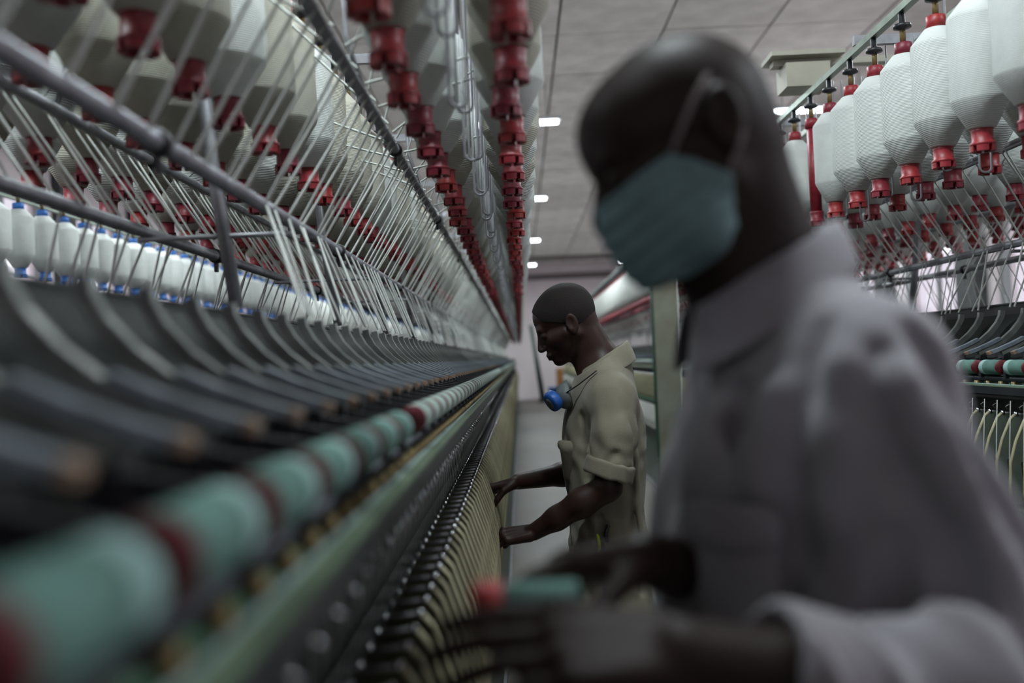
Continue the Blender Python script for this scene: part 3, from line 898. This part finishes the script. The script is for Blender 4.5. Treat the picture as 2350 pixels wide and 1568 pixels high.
def sheet(name, rows, th, m, parent):
    """rows: list of point rows; a thin solid sheet"""
    nr, nc = len(rows), len(rows[0])
    me = bpy.data.meshes.new(name)
    V = [tuple(p) for r in rows for p in r]
    Fc = [(i*nc+j, i*nc+j+1, (i+1)*nc+j+1, (i+1)*nc+j) for i in range(nr-1) for j in range(nc-1)]
    me.from_pydata(V, [], Fc); me.materials.append(m)
    me.polygons.foreach_set('use_smooth', [True]*len(Fc)); me.update()
    o = link(name, me, parent)
    md = o.modifiers.new('solid', 'SOLIDIFY'); md.thickness = th; md.offset = 0
    sb = o.modifiers.new('smooth', 'SUBSURF'); sb.levels = 1; sb.render_levels = 2
    return o

def cloth(name, col, col2, rough=.85, scale=7, weave=350):
    m = mat(name, col, rough, spec=.2, col2=col2, nscale=scale, bump=.25, bscale=weave, sheen=.15)
    return m
M['skin_a'] = mat('deep_brown_skin', (0.019, 0.0095, 0.0075), 0.50, spec=0.16, col2=(0.015, 0.008, 0.007), nscale=14, bump=.12, bscale=220)
M['skin_b'] = mat('dark_brown_skin', (0.042, 0.020, 0.014), 0.45, spec=0.28, col2=(0.028, 0.013, 0.010), nscale=16, bump=.12, bscale=260)
M['hair'] = mat('short_black_hair', (0.020, 0.0155, 0.014), 0.75, spec=.25, bump=.7, bscale=500)
M['shirt_a'] = cloth('lavender_grey_cotton', (0.25, 0.24, 0.265), (0.19, 0.175, 0.19))
M['shirt_b'] = cloth('khaki_olive_cotton', (0.235, 0.215, 0.16), (0.175, 0.155, 0.115), scale=9)
M['trousers'] = cloth('dark_trouser_cloth', (0.05, 0.05, 0.055), (0.035, 0.035, 0.04))
M['trousers_b'] = cloth('brown_trouser_cloth', (0.10, 0.085, 0.07), (0.07, 0.06, 0.05))
M['shoe'] = mat('black_shoe', (0.015, 0.014, 0.013), .4)
M['mask'] = mat('pale_teal_mask_fabric', (0.14, 0.215, 0.225), 0.8, spec=.2, noise=.12, nscale=30)
M['strap'] = mat('mask_elastic', (0.16, 0.13, 0.13), 0.8)
M['button'] = mat('shirt_button', (0.05, 0.045, 0.04), 0.35)
def rotz(v, a):
    c, s_ = math.cos(a), math.sin(a); return Vector((v[0]*c - v[1]*s_, v[0]*s_ + v[1]*c, v[2]))

# ================================================================== masked man, close to the camera
def person_a():
    e = empty('person', (.30, 1.03, 0), 'man in pale blue face mask and grey shirt with shaved head bowed over his hands', 'person')
    inv = Matrix.Translation((-.30, -1.03, 0))
    def own(me, nm, parent=e):
        o = link(nm, me, parent); 
        me.transform(inv if parent is e else Matrix()); return o
    # head
    pitch = math.radians(20)
    f = Vector((-math.cos(pitch), -.10, -math.sin(pitch))); u = Vector((-math.sin(pitch), .0, math.cos(pitch)))
    B = basis(f, u)
    hc = V3(.171, 1.0, 1.581); HS = .955
    hp = lambda x, y, z: hc + HS * (B @ np.array([x, y, z]))
    F = Field((-.16, .50, -.01), (.52, 1.34, 1.74), .0042)
    head_prims(F, hc, B, HS, fore=.012, ear=(-.012, .020))
    # neck and trunk
    neckb = (.266, 1.035, 1.425)
    F.cone(hp(-.042, 0, -.025), neckb, .058, .062, .03)
    F.cone(hp(.0, 0, -.070), (.225, 1.02, 1.42), .042, .050, .03)
    shL = V3(.312, .882, 1.358); shR = V3(.275, 1.19, 1.36)
    F.cone(shL + V3(-.0, .03, -.01), shR, .042, .042, .05)
    F.cone(neckb, shL + V3(0,.03,.0), .054, .040, .04); F.cone(neckb, shR, .054, .040, .04)
    F.ell((.295, 1.04, 1.22), (.098, .145, .18), None, .05)
    F.ell((.30, 1.04, 1.02), (.09, .135, .20), None, .05)
    F.ell((.30, 1.04, .90), (.115, .165, .13), None, .05)
    # legs
    for sy, fx in ((-1, .0), (1, .04)):
        hip = (.30, 1.04 + sy*.085, .88); kn = (.285 - fx, 1.04 + sy*.10, .48); an = (.31 - fx, 1.04 + sy*.11, .085)
        chain(F, [(*hip, .088), (*kn, .056), (kn[0]+.02, kn[1], .36, .054), (*an, .036)], .03)
        chain(F, [(an[0]+.02, an[1], .045, .035), (an[0]-.13, an[1], .028, .026)], .02)
    # arms
    elL = V3(.362, .775, 1.080); wrL = V3(.105, .700, 1.168)
    chain(F, [(*(shL + V3(0,.012,0)), .036), (.340, .846, 1.22, .030), (.358, .80, 1.12, .028), (*elL, .028)], .01)
    chain(F, [(*elL, .028), (.305, .752, 1.100, .035), (.20, .72, 1.143, .034), (*wrL, .026)], .02)
    elR = V3(.245, 1.17, 1.10); wrR = V3(.105, .90, 1.195)
    chain(F, [(*shR, .042), (.27, 1.20, 1.24, .040), (*elR, .038)], .03)
    chain(F, [(*elR, .038), (.20, 1.08, 1.135, .038), (*wrR, .025)], .02)
    hand_prims(F, wrL, (-1, .03, .10), (-.05, .55, -.85), (-.2, .55, .75), 1.0, curl=(.16, .20, .26, .34), tcurl=.3, tout=.4, spread=.015)
    hand_prims(F, wrR, (-.95, -.40, .02), (-.2, -.45, -.8), (-.2, -.75, .5), 1.0, curl=(.30, .38, .42, .5), tcurl=.4, tout=.5)
    own(F.mesh('body', M['skin_a']), 'body')
    # shirt
    S = Field((.02, .62, .74), (.52, 1.36, 1.56), .0046)
    g = .010
    S.cone((.262, 1.035, 1.44), (.268, 1.035, 1.40), .064, .075, .03)
    S.cone(neckb, shL + V3(0,.02,.0), .064, .056, .05); S.cone(neckb, shR, .064, .058, .05)
    S.cone(shL + V3(-.005, .02, -.03), shR + V3(0,0,-.03), .058, .060, .06)
    S.ell((.283, 1.03, 1.19), (.142, .175, .215), None, .06)
    S.ell((.275, 1.03, 1.00), (.148, .185, .26), None, .06)
    S.cone((.28, 1.00, .84), (.28, 1.08, .84), .155, .155, .06)
    dirL = wrL - elL; dirR = wrR - elR
    chain(S, [(*shL, .056), (.335, .842, 1.23, .055), (.352, .805, 1.15, .053)], .04)
    chain(S, [(*shR, .060), (.265, 1.20, 1.24, .056)], .04)
    SL = Field((.02, .62, .74), (.52, 1.36, 1.56), .0046)
    chain(SL, [(.345, .815, 1.18, .054), (.356, .792, 1.12, .054), (*elL, .053)], .03); chain(SL, [(*elL, .056), (*(elL + dirL*.80), .050)], .02)
    SL.halfspace(elL + dirL*.72, dirL, .004)
    SR = Field((.02, .62, .74), (.52, 1.36, 1.56), .0046)
    chain(SR, [(.265, 1.20, 1.24, .056), (*elR, .056)], .03); chain(SR, [(*elR, .055), (*(elR + dirR*.4), .05)], .02)
    SR.halfspace(elR + dirR*.20, dirR, .004)
    S.merge(SL, .03); S.merge(SR, .02)
    # folds: grooves running with the pull of the cloth
    S.cone((.30, .885, 1.24), (.325, .835, 1.08), .065, .065, .03); S.cone((.30, .86, 1.12), (.33, .80, 1.09), .06, .055, .03)
    gro = [((.195,.875,1.30),(.165,.885,1.05),.013),
           ((.30,.80,1.22),(.24,.825,.95),.016),((.15,.92,1.22),(.13,.93,1.0),.010),
           ((.355,.80,1.40),(.42,.755,1.27),.010),((.22,.86,1.12),(.20,.87,.86),.014),((.40,.72,1.22),(.36,.70,1.13),.009)]
    for a, b, r in gro: S.cone(a, b, r, r*.8, .018, True)
    rid = []
    for a, b, r in rid: S.cone(a, b, r, r*.8, .04)
    P = [((.254,.863,1.399),(.241,.848,1.342),(.234,.848,1.268),(.230,.858,1.200),.020),
         ((.288,.818,1.367),(.299,.808,1.323),(.311,.797,1.281),(.320,.785,1.231),(.325,.769,1.193),.021),
         ((.330,.831,1.388),(.351,.828,1.356),(.367,.832,1.324),(.358,.795,1.27),.012),
         ((.205,.936,1.34),(.189,.898,1.264),.012), ((.215,.868,1.235),(.225,.868,1.13),.016)]
    for ln in P:
        for a, b in zip(ln[:-2], ln[1:-1]): S.cone(a, b, ln[-1]*.9, ln[-1], .014, True)
    for a, b, r in [((.270,.832,1.361),(.264,.831,1.306),.014),((.264,.831,1.306),(.258,.833,1.234),.013),((.309,.815,1.344),(.326,.806,1.305),.013),((.326,.806,1.305),(.336,.791,1.266),.012),
                    ((.224,.876,1.34),(.205,.880,1.26),.010),((.184,.945,1.32),(.170,.955,1.25),.010)]: S.cone(a, b, r, r, .022)
    def wr(x, y, z):
        t = np.clip((1.44 - z) / .15, 0, 1)
        w_ = (y - .95) * 1.0 + (x - .28) * .9
        drape = np.sin(75*w_ + 9*(z - 1.2) + 1.1*np.sin(11*z + 30*x)) + .6*np.sin(41*w_ - 13*z + 2)
        return t * .0042 * drape * 1.7 * np.clip((1.5 - z) / .25, .2, 1) + t * .0022 * (np.sin(38*x + 22*z + 3*np.sin(17*z)) * np.sin(31*y - 16*z + 1.3) + .5*np.sin(70*x + 44*y - 38*z))
    S.warp(wr)
    # open neck: the shirt ends on a tilted plane under the collar; sleeves end square
    S.halfspace((.262, 1.03, 1.458), (-.45, 0, 1), .004, ((.1, .9, 1.36), (.5, 1.2, 1.56)))
    own(S.mesh('shirt', M['shirt_a'], 2), 'shirt')
    # rolled cuffs
    for (el, wrs, t0, t1, r, nm) in ((elL, wrL, .54, .77, .054, 'rolled_cuff'), (elR, wrR, .06, .22, .058, 'rolled_cuff')):
        K = Field(np.minimum(el, wrs) - .1, np.maximum(el, wrs) + .1, .004)
        dd = wrs - el
        K.cone(el + dd*t0, el + dd*t1, r, r*.98, .005)
        K.warp(lambda x, y, z: .002*np.sin(90*x + 60*y) * np.sin(80*z))
        K.halfspace(el + dd*(t1), dd, .006); K.halfspace(el + dd*(t0), -dd, .006)
        K.cone(el + dd*(t1-.05), el + dd*(t1+.3), r*.78, r*.78, .004, True)
        own(K.mesh('rolled_cuff', M['shirt_a']), 'rolled_cuff')
    off = lambda p: Vector(p) - Vector((.30, 1.03, 0))
    # collar: band rising round the nape with leaves falling on the chest
    rows = []
    cx, cy = .238, 1.035
    for (rr_x, rr_y, zb, zf) in ((.076, .072, 1.500, 1.420), (.082, .079, 1.515, 1.428), (.092, .096, 1.492, 1.392), (.098, .118, 1.462, 1.345)):
        row = []
        for i in range(25):
            a = math.radians(-152 + 304 * i / 24)
            x = cx + rr_x * math.cos(a) + .012; y = cy + rr_y * math.sin(a)
            t = (1 + math.cos(a)) / 2
            row.append(off((x, y, zf + (zb - zf) * t)))
        rows.append(row)
    sheet('collar', rows, .004, M['shirt_a'], e)
    # placket and pocket lie on the chest, turned a little to the camera
    pk = []
    for i in range(6):
        row = []
        for j in range(5):
            ph = math.radians(34 + 30 * j / 4); z = 1.225 - .13 * i / 5
            row.append(off((.281 - .152 * math.cos(ph), 1.03 - .187 * math.sin(ph), z)))
        pk.append(row)
    sheet('chest_pocket', pk, .004, M['shirt_a'], e)
    fl = []
    for i in range(3):
        row = []
        for j in range(5):
            ph = math.radians(32 + 34 * j / 4); z = 1.245 - .035 * i / 2 - (.012 if j == 2 and i == 2 else 0)
            row.append(off((.281 - .160 * math.cos(ph), 1.03 - .195 * math.sin(ph), z)))
        fl.append(row)
    sheet('pocket_flap', fl, .004, M['shirt_a'], e)
    # trousers
    T = Field((.10, .80, .10), (.46, 1.28, .97), .006)
    T.ell((.30, 1.04, .88), (.125, .175, .13), None, .04)
    for sy, fx in ((-1, .0), (1, .04)):
        hip = (.30, 1.04 + sy*.085, .86); kn = (.285 - fx, 1.04 + sy*.10, .48); an = (.31 - fx, 1.04 + sy*.11, .10)
        chain(T, [(*hip, .100), (*kn, .078), (*an, .066)], .03)
    T.halfspace((.3, 1.0, .12), (0, 0, -1), .004)
    T.warp(lambda x, y, z: .003*np.sin(30*x + 40*y) * np.sin(35*z))
    own(T.mesh('trousers', M['trousers']), 'trousers')
    for sy, fx in ((-1, .0), (1, .04)):
        K = Field((.08, .85, -.005), (.42, 1.25, .14), .005)
        ax, ay = .31 - fx, 1.04 + sy*.11
        chain(K, [(ax+.03, ay, .05, .042), (ax-.08, ay, .042, .038), (ax-.15, ay, .035, .033)], .02); K.cone((ax+.01, ay, .05), (ax, ay, .11), .042, .042, .02)
        K.halfspace((0, 0, .004), (0, 0, -1), .003)
        own(K.mesh('shoe', M['shoe']), 'shoe')
    # face mask: pleated cup over nose, mouth and chin
    K = Field(hc - .15, hc + .15, .0032)
    head_prims(K, hc, B, HS, grow=.005, face=False, ears=False, fore=.012)
    K.ell(hp(.050, 0, -.066), (.052*HS, .056*HS, .050*HS), B, .03)
    K.cone(hp(.076, 0, -.012), hp(.090, 0, -.038), .011, .013, .03)
    K.cone(hp(.089, 0, -.045), hp(.070, 0, -.098), .014, .018, .03)
    K.cone(hp(.022, .048, -.085), hp(.022, -.048, -.085), .024, .024, .03)
    ax_x, ax_z = B[:, 0], B[:, 2]
    def pleat(x, y, z):
        lx = (x-hc[0])*ax_x[0] + (y-hc[1])*ax_x[1] + (z-hc[2])*ax_x[2]; lz = (x-hc[0])*ax_z[0] + (y-hc[1])*ax_z[1] + (z-hc[2])*ax_z[2]
        ph = (lz + .25*lx) / .019
        return .0040 * (ph - np.floor(ph)) - .002
    K.warp(pleat)
    def cutp(p, n): K.halfspace(hp(*p), B @ np.array(n, float), .002)
    cutp((-.014, 0, -.046), (-.97, 0, -.20)); cutp((.0, 0, -.124), (0, 0, -1)); cutp((.060, 0, -.010), (.22, 0, .97))
    cutp((.032, 0, -.006), (-.70, 0, .77))
    own(K.mesh('face_mask', M['mask']), 'face_mask')
    pv = lambda *a: off(hp(*a))
    for y in (1, -1):
        tubeobj('ear_loop', [pv(.036, y*.064, -.010), pv(.018, y*.072, .010), pv(-.006, y*.080, .034), pv(-.026, y*.086, .050)], .0026, M['strap'], e)
        tubeobj('ear_loop', [pv(-.006, y*.066, -.055), pv(-.016, y*.073, -.040), pv(-.028, y*.080, -.026), pv(-.036, y*.086, -.014)], .0026, M['strap'], e)
    # what he holds: a short roller of red and green
    r = empty('clearer_roller', (.008, .80, 1.190), 'short green roller with red end held in the hands of the masked man', 'roller')
    MB().lathe([(.010,-.03),(.012,-.028),(.012,.028),(.010,.03)], 20, axis='x').obj('felt_sleeve', M['felt'], r)
    MB().lathe([(.008,-.055),(.014,-.052),(.014,-.031),(.008,-.0305)], 20, axis='x').obj('roller_end', M['red'], r)
    return e

# ================================================================== man working at the spindles, in focus
def person_b():
    BX, BY = .235, 3.10
    e = empty('person', (BX, BY, 0), 'young man in khaki work coat, face bare, reaching for the spindle tips', 'person')
    inv = Matrix.Translation((-BX, -BY, 0))
    off = lambda p: Vector(p) - Vector((BX, BY, 0))
    def own(me, nm):
        me.transform(inv); return link(nm, me, e)
    pitch = math.radians(26)
    f = Vector((-math.cos(pitch), .02, -math.sin(pitch))); u = Vector((-math.sin(pitch), .0, math.cos(pitch)))
    B = basis(f, u); HS = .97
    hc = V3(.143, 3.10, 1.487)
    hp = lambda x, y, z: hc + HS * (B @ np.array([x, y, z]))
    F = Field((-.16, 2.76, -.01), (.46, 3.42, 1.64), .0036)
    head_prims(F, hc, B, HS)
    nb = (.262, 3.10, 1.345)
    F.cone(hp(-.045, 0, -.030), nb, .050, .056, .025)
    F.cone(hp(-.005, 0, -.070), (.215, 3.10, 1.335), .036, .044, .025)
    shL = V3(.265, 2.925, 1.255); shR = V3(.235, 3.275, 1.255)
    F.cone(shL, shR, .05, .05, .05); F.cone(nb, shL, .05, .045, .04); F.cone(nb, shR, .05, .045, .04)
    F.ell((.250, 3.10, 1.12), (.098, .150, .19), None, .05)
    F.ell((.250, 3.10, .93), (.088, .135, .17), None, .05)
    F.ell((.250, 3.10, .81), (.10, .15, .12), None, .05)
    for sy, fx in ((-1, .02), (1, -.03)):
        hip = (.25, 3.10 + sy*.08, .80); kn = (.235 - fx, 3.10 + sy*.09, .44); an = (.265 - fx, 3.10 + sy*.10, .08)
        chain(F, [(*hip, .082), (*kn, .052), (kn[0]+.02, kn[1], .33, .050), (*an, .034)], .03)
        chain(F, [(an[0]+.02, an[1], .045, .034), (an[0]-.12, an[1], .028, .025)], .02)
    elL = V3(.235, 2.885, 1.000); wrL = V3(.016, 2.93, .872)
    chain(F, [(*shL, .046), (.262, 2.887, 1.13, .040), (*elL, .038)], .03)
    chain(F, [(*elL, .039), (.160, 2.897, .957, .041), (.085, 2.915, .912, .033), (*wrL, .025)], .02)
    elR = V3(.185, 3.27, 1.01); wrR = V3(-.024, 3.17, .992)
    chain(F, [(*shR, .050), (.225, 3.29, 1.13, .043), (*elR, .038)], .03)
    chain(F, [(*elR, .038), (.12, 3.25, 1.0, .037), (*wrR, .025)], .02)
    hand_prims(F, wrL, (-1, .06, -.12), (-.1, .35, -.9), (-.3, .75, .3), 1.03, curl=(.42, .30, .34, .40), tcurl=.5, tout=.55)
    hand_prims(F, wrR, (-.95, .0, -.22), (-.25, -.25, -.85), (-.2, -.75, -.3), 1.0, curl=(.50, .55, .60, .66), tcurl=.6, tout=.5)
    own(F.mesh('body', M['skin_b']), 'body')
    # short hair cap
    K = Field(hc - .14, hc + .14, .0034)
    K.ell(hp(-.016, 0, .040), (.0955, .076, .0815), B, .01); K.ell(hp(-.030, 0, .015), (.0735, .0715, .0715), B, .02); K.ell(hp(.030, 0, .036), (.0612, .0632, .0592), B, .02)
    def cutp(p, n): K.halfspace(hp(*p), B @ np.array(n, float), .003)
    cutp((.070, 0, .055), (1.0, 0, -.35)); cutp((-.05, 0, -.030), (.15, 0, -1.0)); cutp((.012, 0, .018), (.95, 0, -.95)) if False else None
    cutp((.0, 0, -.006), (.62, 0, -1.0))
    own(K.mesh('hair', M['hair']), 'hair')
    # coat
    S = Field((.06, 2.76, .50), (.46, 3.44, 1.42), .0042)
    S.cone((.262, 3.10, 1.36), (.262, 3.10, 1.32), .060, .068, .03)
    S.cone(nb, shL + V3(0,.01,0), .062, .060, .05); S.cone(nb, shR, .062, .060, .05)
    S.cone(shL + V3(0,.02,-.02), shR + V3(0,-.02,-.02), .062, .062, .06)
    S.ell((.248, 3.10, 1.13), (.128, .170, .21), None, .06)
    S.ell((.245, 3.10, .93), (.118, .165, .25), None, .06)
    S.cone((.250, 3.03, .76), (.250, 3.17, .76), .118, .118, .06)
    S.cone((.250, 3.03, .60), (.250, 3.17, .60), .128, .128, .06)
    chain(S, [(*shL, .060), (.262, 2.890, 1.15, .062), (.250, 2.885, 1.08, .057), (.243, 2.885, 1.03, .052)], .03)
    chain(S, [(*shR, .060), (.230, 3.285, 1.13, .060), (.205, 3.28, 1.05, .060)], .03)
    for a, b, r in [((.262,2.80,1.25),(.225,2.80,1.08),.010),((.310,2.845,1.22),(.322,2.87,1.08),.011),((.315,2.925,1.0),(.325,2.94,.70),.012),((.33,2.95,1.25),(.36,2.96,1.0),.010),
                    ((.30,2.94,.99),(.20,2.92,.93),.010),((.27,2.92,.93),(.30,2.92,.70),.012),((.175,2.97,1.20),(.185,2.96,1.02),.010),((.21,2.94,.90),(.22,2.93,.68),.010),
                    ((.235,2.815,1.20),(.205,2.82,1.10),.007),((.34,2.96,.98),(.33,2.95,.68),.010),((.255,2.82,1.10),(.215,2.82,1.06),.007)]:
        S.cone(a, b, r, r*.6, .02, True)
    for a, b, r in [((.285,2.93,.97),(.18,2.94,.94),.008),((.32,2.955,1.2),(.335,2.955,.8),.010)]: S.cone(a, b, r, r*.7, .02)
    S.warp(lambda x, y, z: np.clip((1.33 - z) / .12, 0, 1) * .0026 * (np.sin(52*x + 30*z + 3*np.sin(23*z)) * np.sin(44*y - 20*z + .6) + .6*np.sin(95*x - 60*y + 35*z)))
    S.halfspace((.255, 3.10, 1.372), (-.62, 0, 1), .004, ((.12, 3.0, 1.28), (.42, 3.2, 1.42)))
    S.halfspace((.24, 2.885, 1.035), (-.32, 0, -1), .004, ((.12, 2.76, .90), (.33, 2.94, 1.10)))
    S.halfspace((.205, 3.28, 1.045), (-.3, 0, -1), .004, ((.1, 3.24, .9), (.32, 3.44, 1.10)))
    S.halfspace((.2, 3.1, .56), (0, 0, -1), .004)
    own(S.mesh('work_coat', M['shirt_b'], 2), 'work_coat')
    # rolled sleeve band
    K = Field((.10, 2.76, .96), (.40, 3.0, 1.14), .0036)
    a, b = V3(.250, 2.887, 1.075), V3(.236, 2.885, 1.028)
    K.cone(a, b, .074, .074, .004); nrm = V3(-.32, 0, -1)
    K.halfspace(b, nrm, .008); K.halfspace(a, -nrm, .008); K.cone(b - V3(0,0,-.01), b + nrm*.05, .058, .058, .004, True)
    K.warp(lambda x, y, z: .0015*np.sin(120*x + 90*y))
    own(K.mesh('rolled_cuff', M['shirt_b']), 'rolled_cuff')
    K = Field((.08, 3.16, .96), (.34, 3.42, 1.12), .004)
    a, b = V3(.212, 3.28, 1.08), V3(.203, 3.28, 1.04); K.cone(a, b, .067, .067, .004); K.halfspace(b, V3(-.3,0,-1), .008); K.halfspace(a, V3(.3,0,1), .008); K.cone(b, b + V3(-.3,0,-1)*.05, .052, .052, .004, True)
    own(K.mesh('rolled_cuff', M['shirt_b']), 'rolled_cuff')
    # collar
    rows = []
    cx, cy = .245, 3.10
    for (rx, ry, zb, zf) in ((.070, .062, 1.418, 1.335), (.078, .070, 1.428, 1.340), (.090, .088, 1.400, 1.300), (.102, .112, 1.362, 1.262)):
        row = []
        for i in range(25):
            a = math.radians(-150 + 300 * i / 24); t = (1 + math.cos(a)) / 2
            row.append(off((cx + .012 + rx * math.cos(a), cy + ry * math.sin(a), zf + (zb - zf) * t)))
        rows.append(row)
    sheet('collar', rows, .004, M['shirt_b'], e)
    # chest pocket, full and standing open
    K = Field((.05, 2.94, .98), (.22, 3.12, 1.16), .003)
    K.cone((.135, 3.02, 1.105), (.140, 3.05, 1.02), .028, .026, .02); K.cone((.122, 3.03, 1.12), (.122, 3.04, 1.115), .022, .022, .01)
    K.halfspace((.12, 3.0, 1.128), (0, 0, 1), .003); K.cone((.118, 3.03, 1.11), (.118, 3.03, 1.15), .015, .017, .002, True)
    own(K.mesh('chest_pocket', M['shirt_b']), 'chest_pocket')
    # trousers, shoes
    T = Field((.08, 2.86, .10), (.44, 3.34, .90), .006)
    T.ell((.25, 3.10, .80), (.11, .16, .12), None, .04)
    for sy, fx in ((-1, .02), (1, -.03)):
        hip = (.25, 3.10 + sy*.08, .78); kn = (.235 - fx, 3.10 + sy*.09, .44); an = (.265 - fx, 3.10 + sy*.10, .10)
        chain(T, [(*hip, .094), (*kn, .074), (*an, .064)], .03)
        K = Field((.04, 2.9, -.005), (.42, 3.3, .14), .005)
        ax, ay = an[0], an[1]
        chain(K, [(ax+.03, ay, .05, .041), (ax-.08, ay, .040, .036), (ax-.14, ay, .034, .032)], .02); K.cone((ax+.01, ay, .05), (ax, ay, .11), .041, .041, .02)
        K.halfspace((0, 0, .004), (0, 0, -1), .003)
        own(K.mesh('shoe', M['shoe']), 'shoe')
    T.halfspace((.3, 3.0, .12), (0, 0, -1), .004)
    own(T.mesh('trousers', M['trousers_b']), 'trousers')
    # lanyard of bright yellow-green with a dark pen at the hip pocket
    sheet('hip_tape', [[off((.205 - .004*j + .006*math.sin(i), 2.925 - .002*i, .86 - .02*i)) for j in range(3)] for i in range(6)], .003, M['lime'], e)
    tubeobj('scissor_handle', [off((.235, 2.925, .885)), off((.225, 2.922, .86)), off((.228, 2.92, .835))], .006, M['black'], e)
    # respirator worn on the chest
    r = empty('respirator', (.134, 3.04, 1.262), 'blue and grey half-mask respirator hanging at the chest of the man in khaki', 'respirator')
    
    K = Field((-.07, -.08, -.08), (.08, .08, .08), .003)
    K.ell((0, 0, 0), (.034, .042, .040), None, .01); K.cone((.0, 0, .02), (.012, 0, .045), .020, .012, .015); K.halfspace((.014, 0, 0), (1, 0, .2), .004)
    o = link('face_piece', K.mesh('face_piece', M['resp_grey']), r)
    for sy in (-1, 1):
        f_ = MB().lathe([(.010,-.016),(.029,-.014),(.031,-.008),(.031,.008),(.026,.014),(.012,.015)], 24, axis='x').obj('filter_cartridge', M['blue_filter'], r, (-.040, sy*.030, -.012))
        f_.rotation_euler = (0, -.5, sy*-.5)
        g_ = MB().lathe([(.004,-.0185),(.018,-.0175),(.018,-.0165)], 20, axis='x').obj('filter_grid', M['resp_grey'], f_)
    MB().lathe([(.006,-.010),(.014,-.009),(.015,.006)], 18, axis='x').obj('exhale_valve', M['black'], r, (-.034, 0, -.004))
    for sy in (-1, 1):
        MB().tube([(.0, sy*.038, .012), (.035, sy*.065, .035), (.09, sy*.080, .075)], .004, 6, flat=.4).obj('strap', M['black'], r)
    return e
M['lime'] = mat('lime_tape', (0.42, 0.62, 0.02), 0.5)
M['resp_grey'] = mat('respirator_rubber', (0.16, 0.18, 0.18), 0.55, noise=.3, nscale=60)
M['blue_filter'] = mat('blue_filter_plastic', (0.02, 0.11, 0.42), 0.45)
import os
person_a()
person_b()
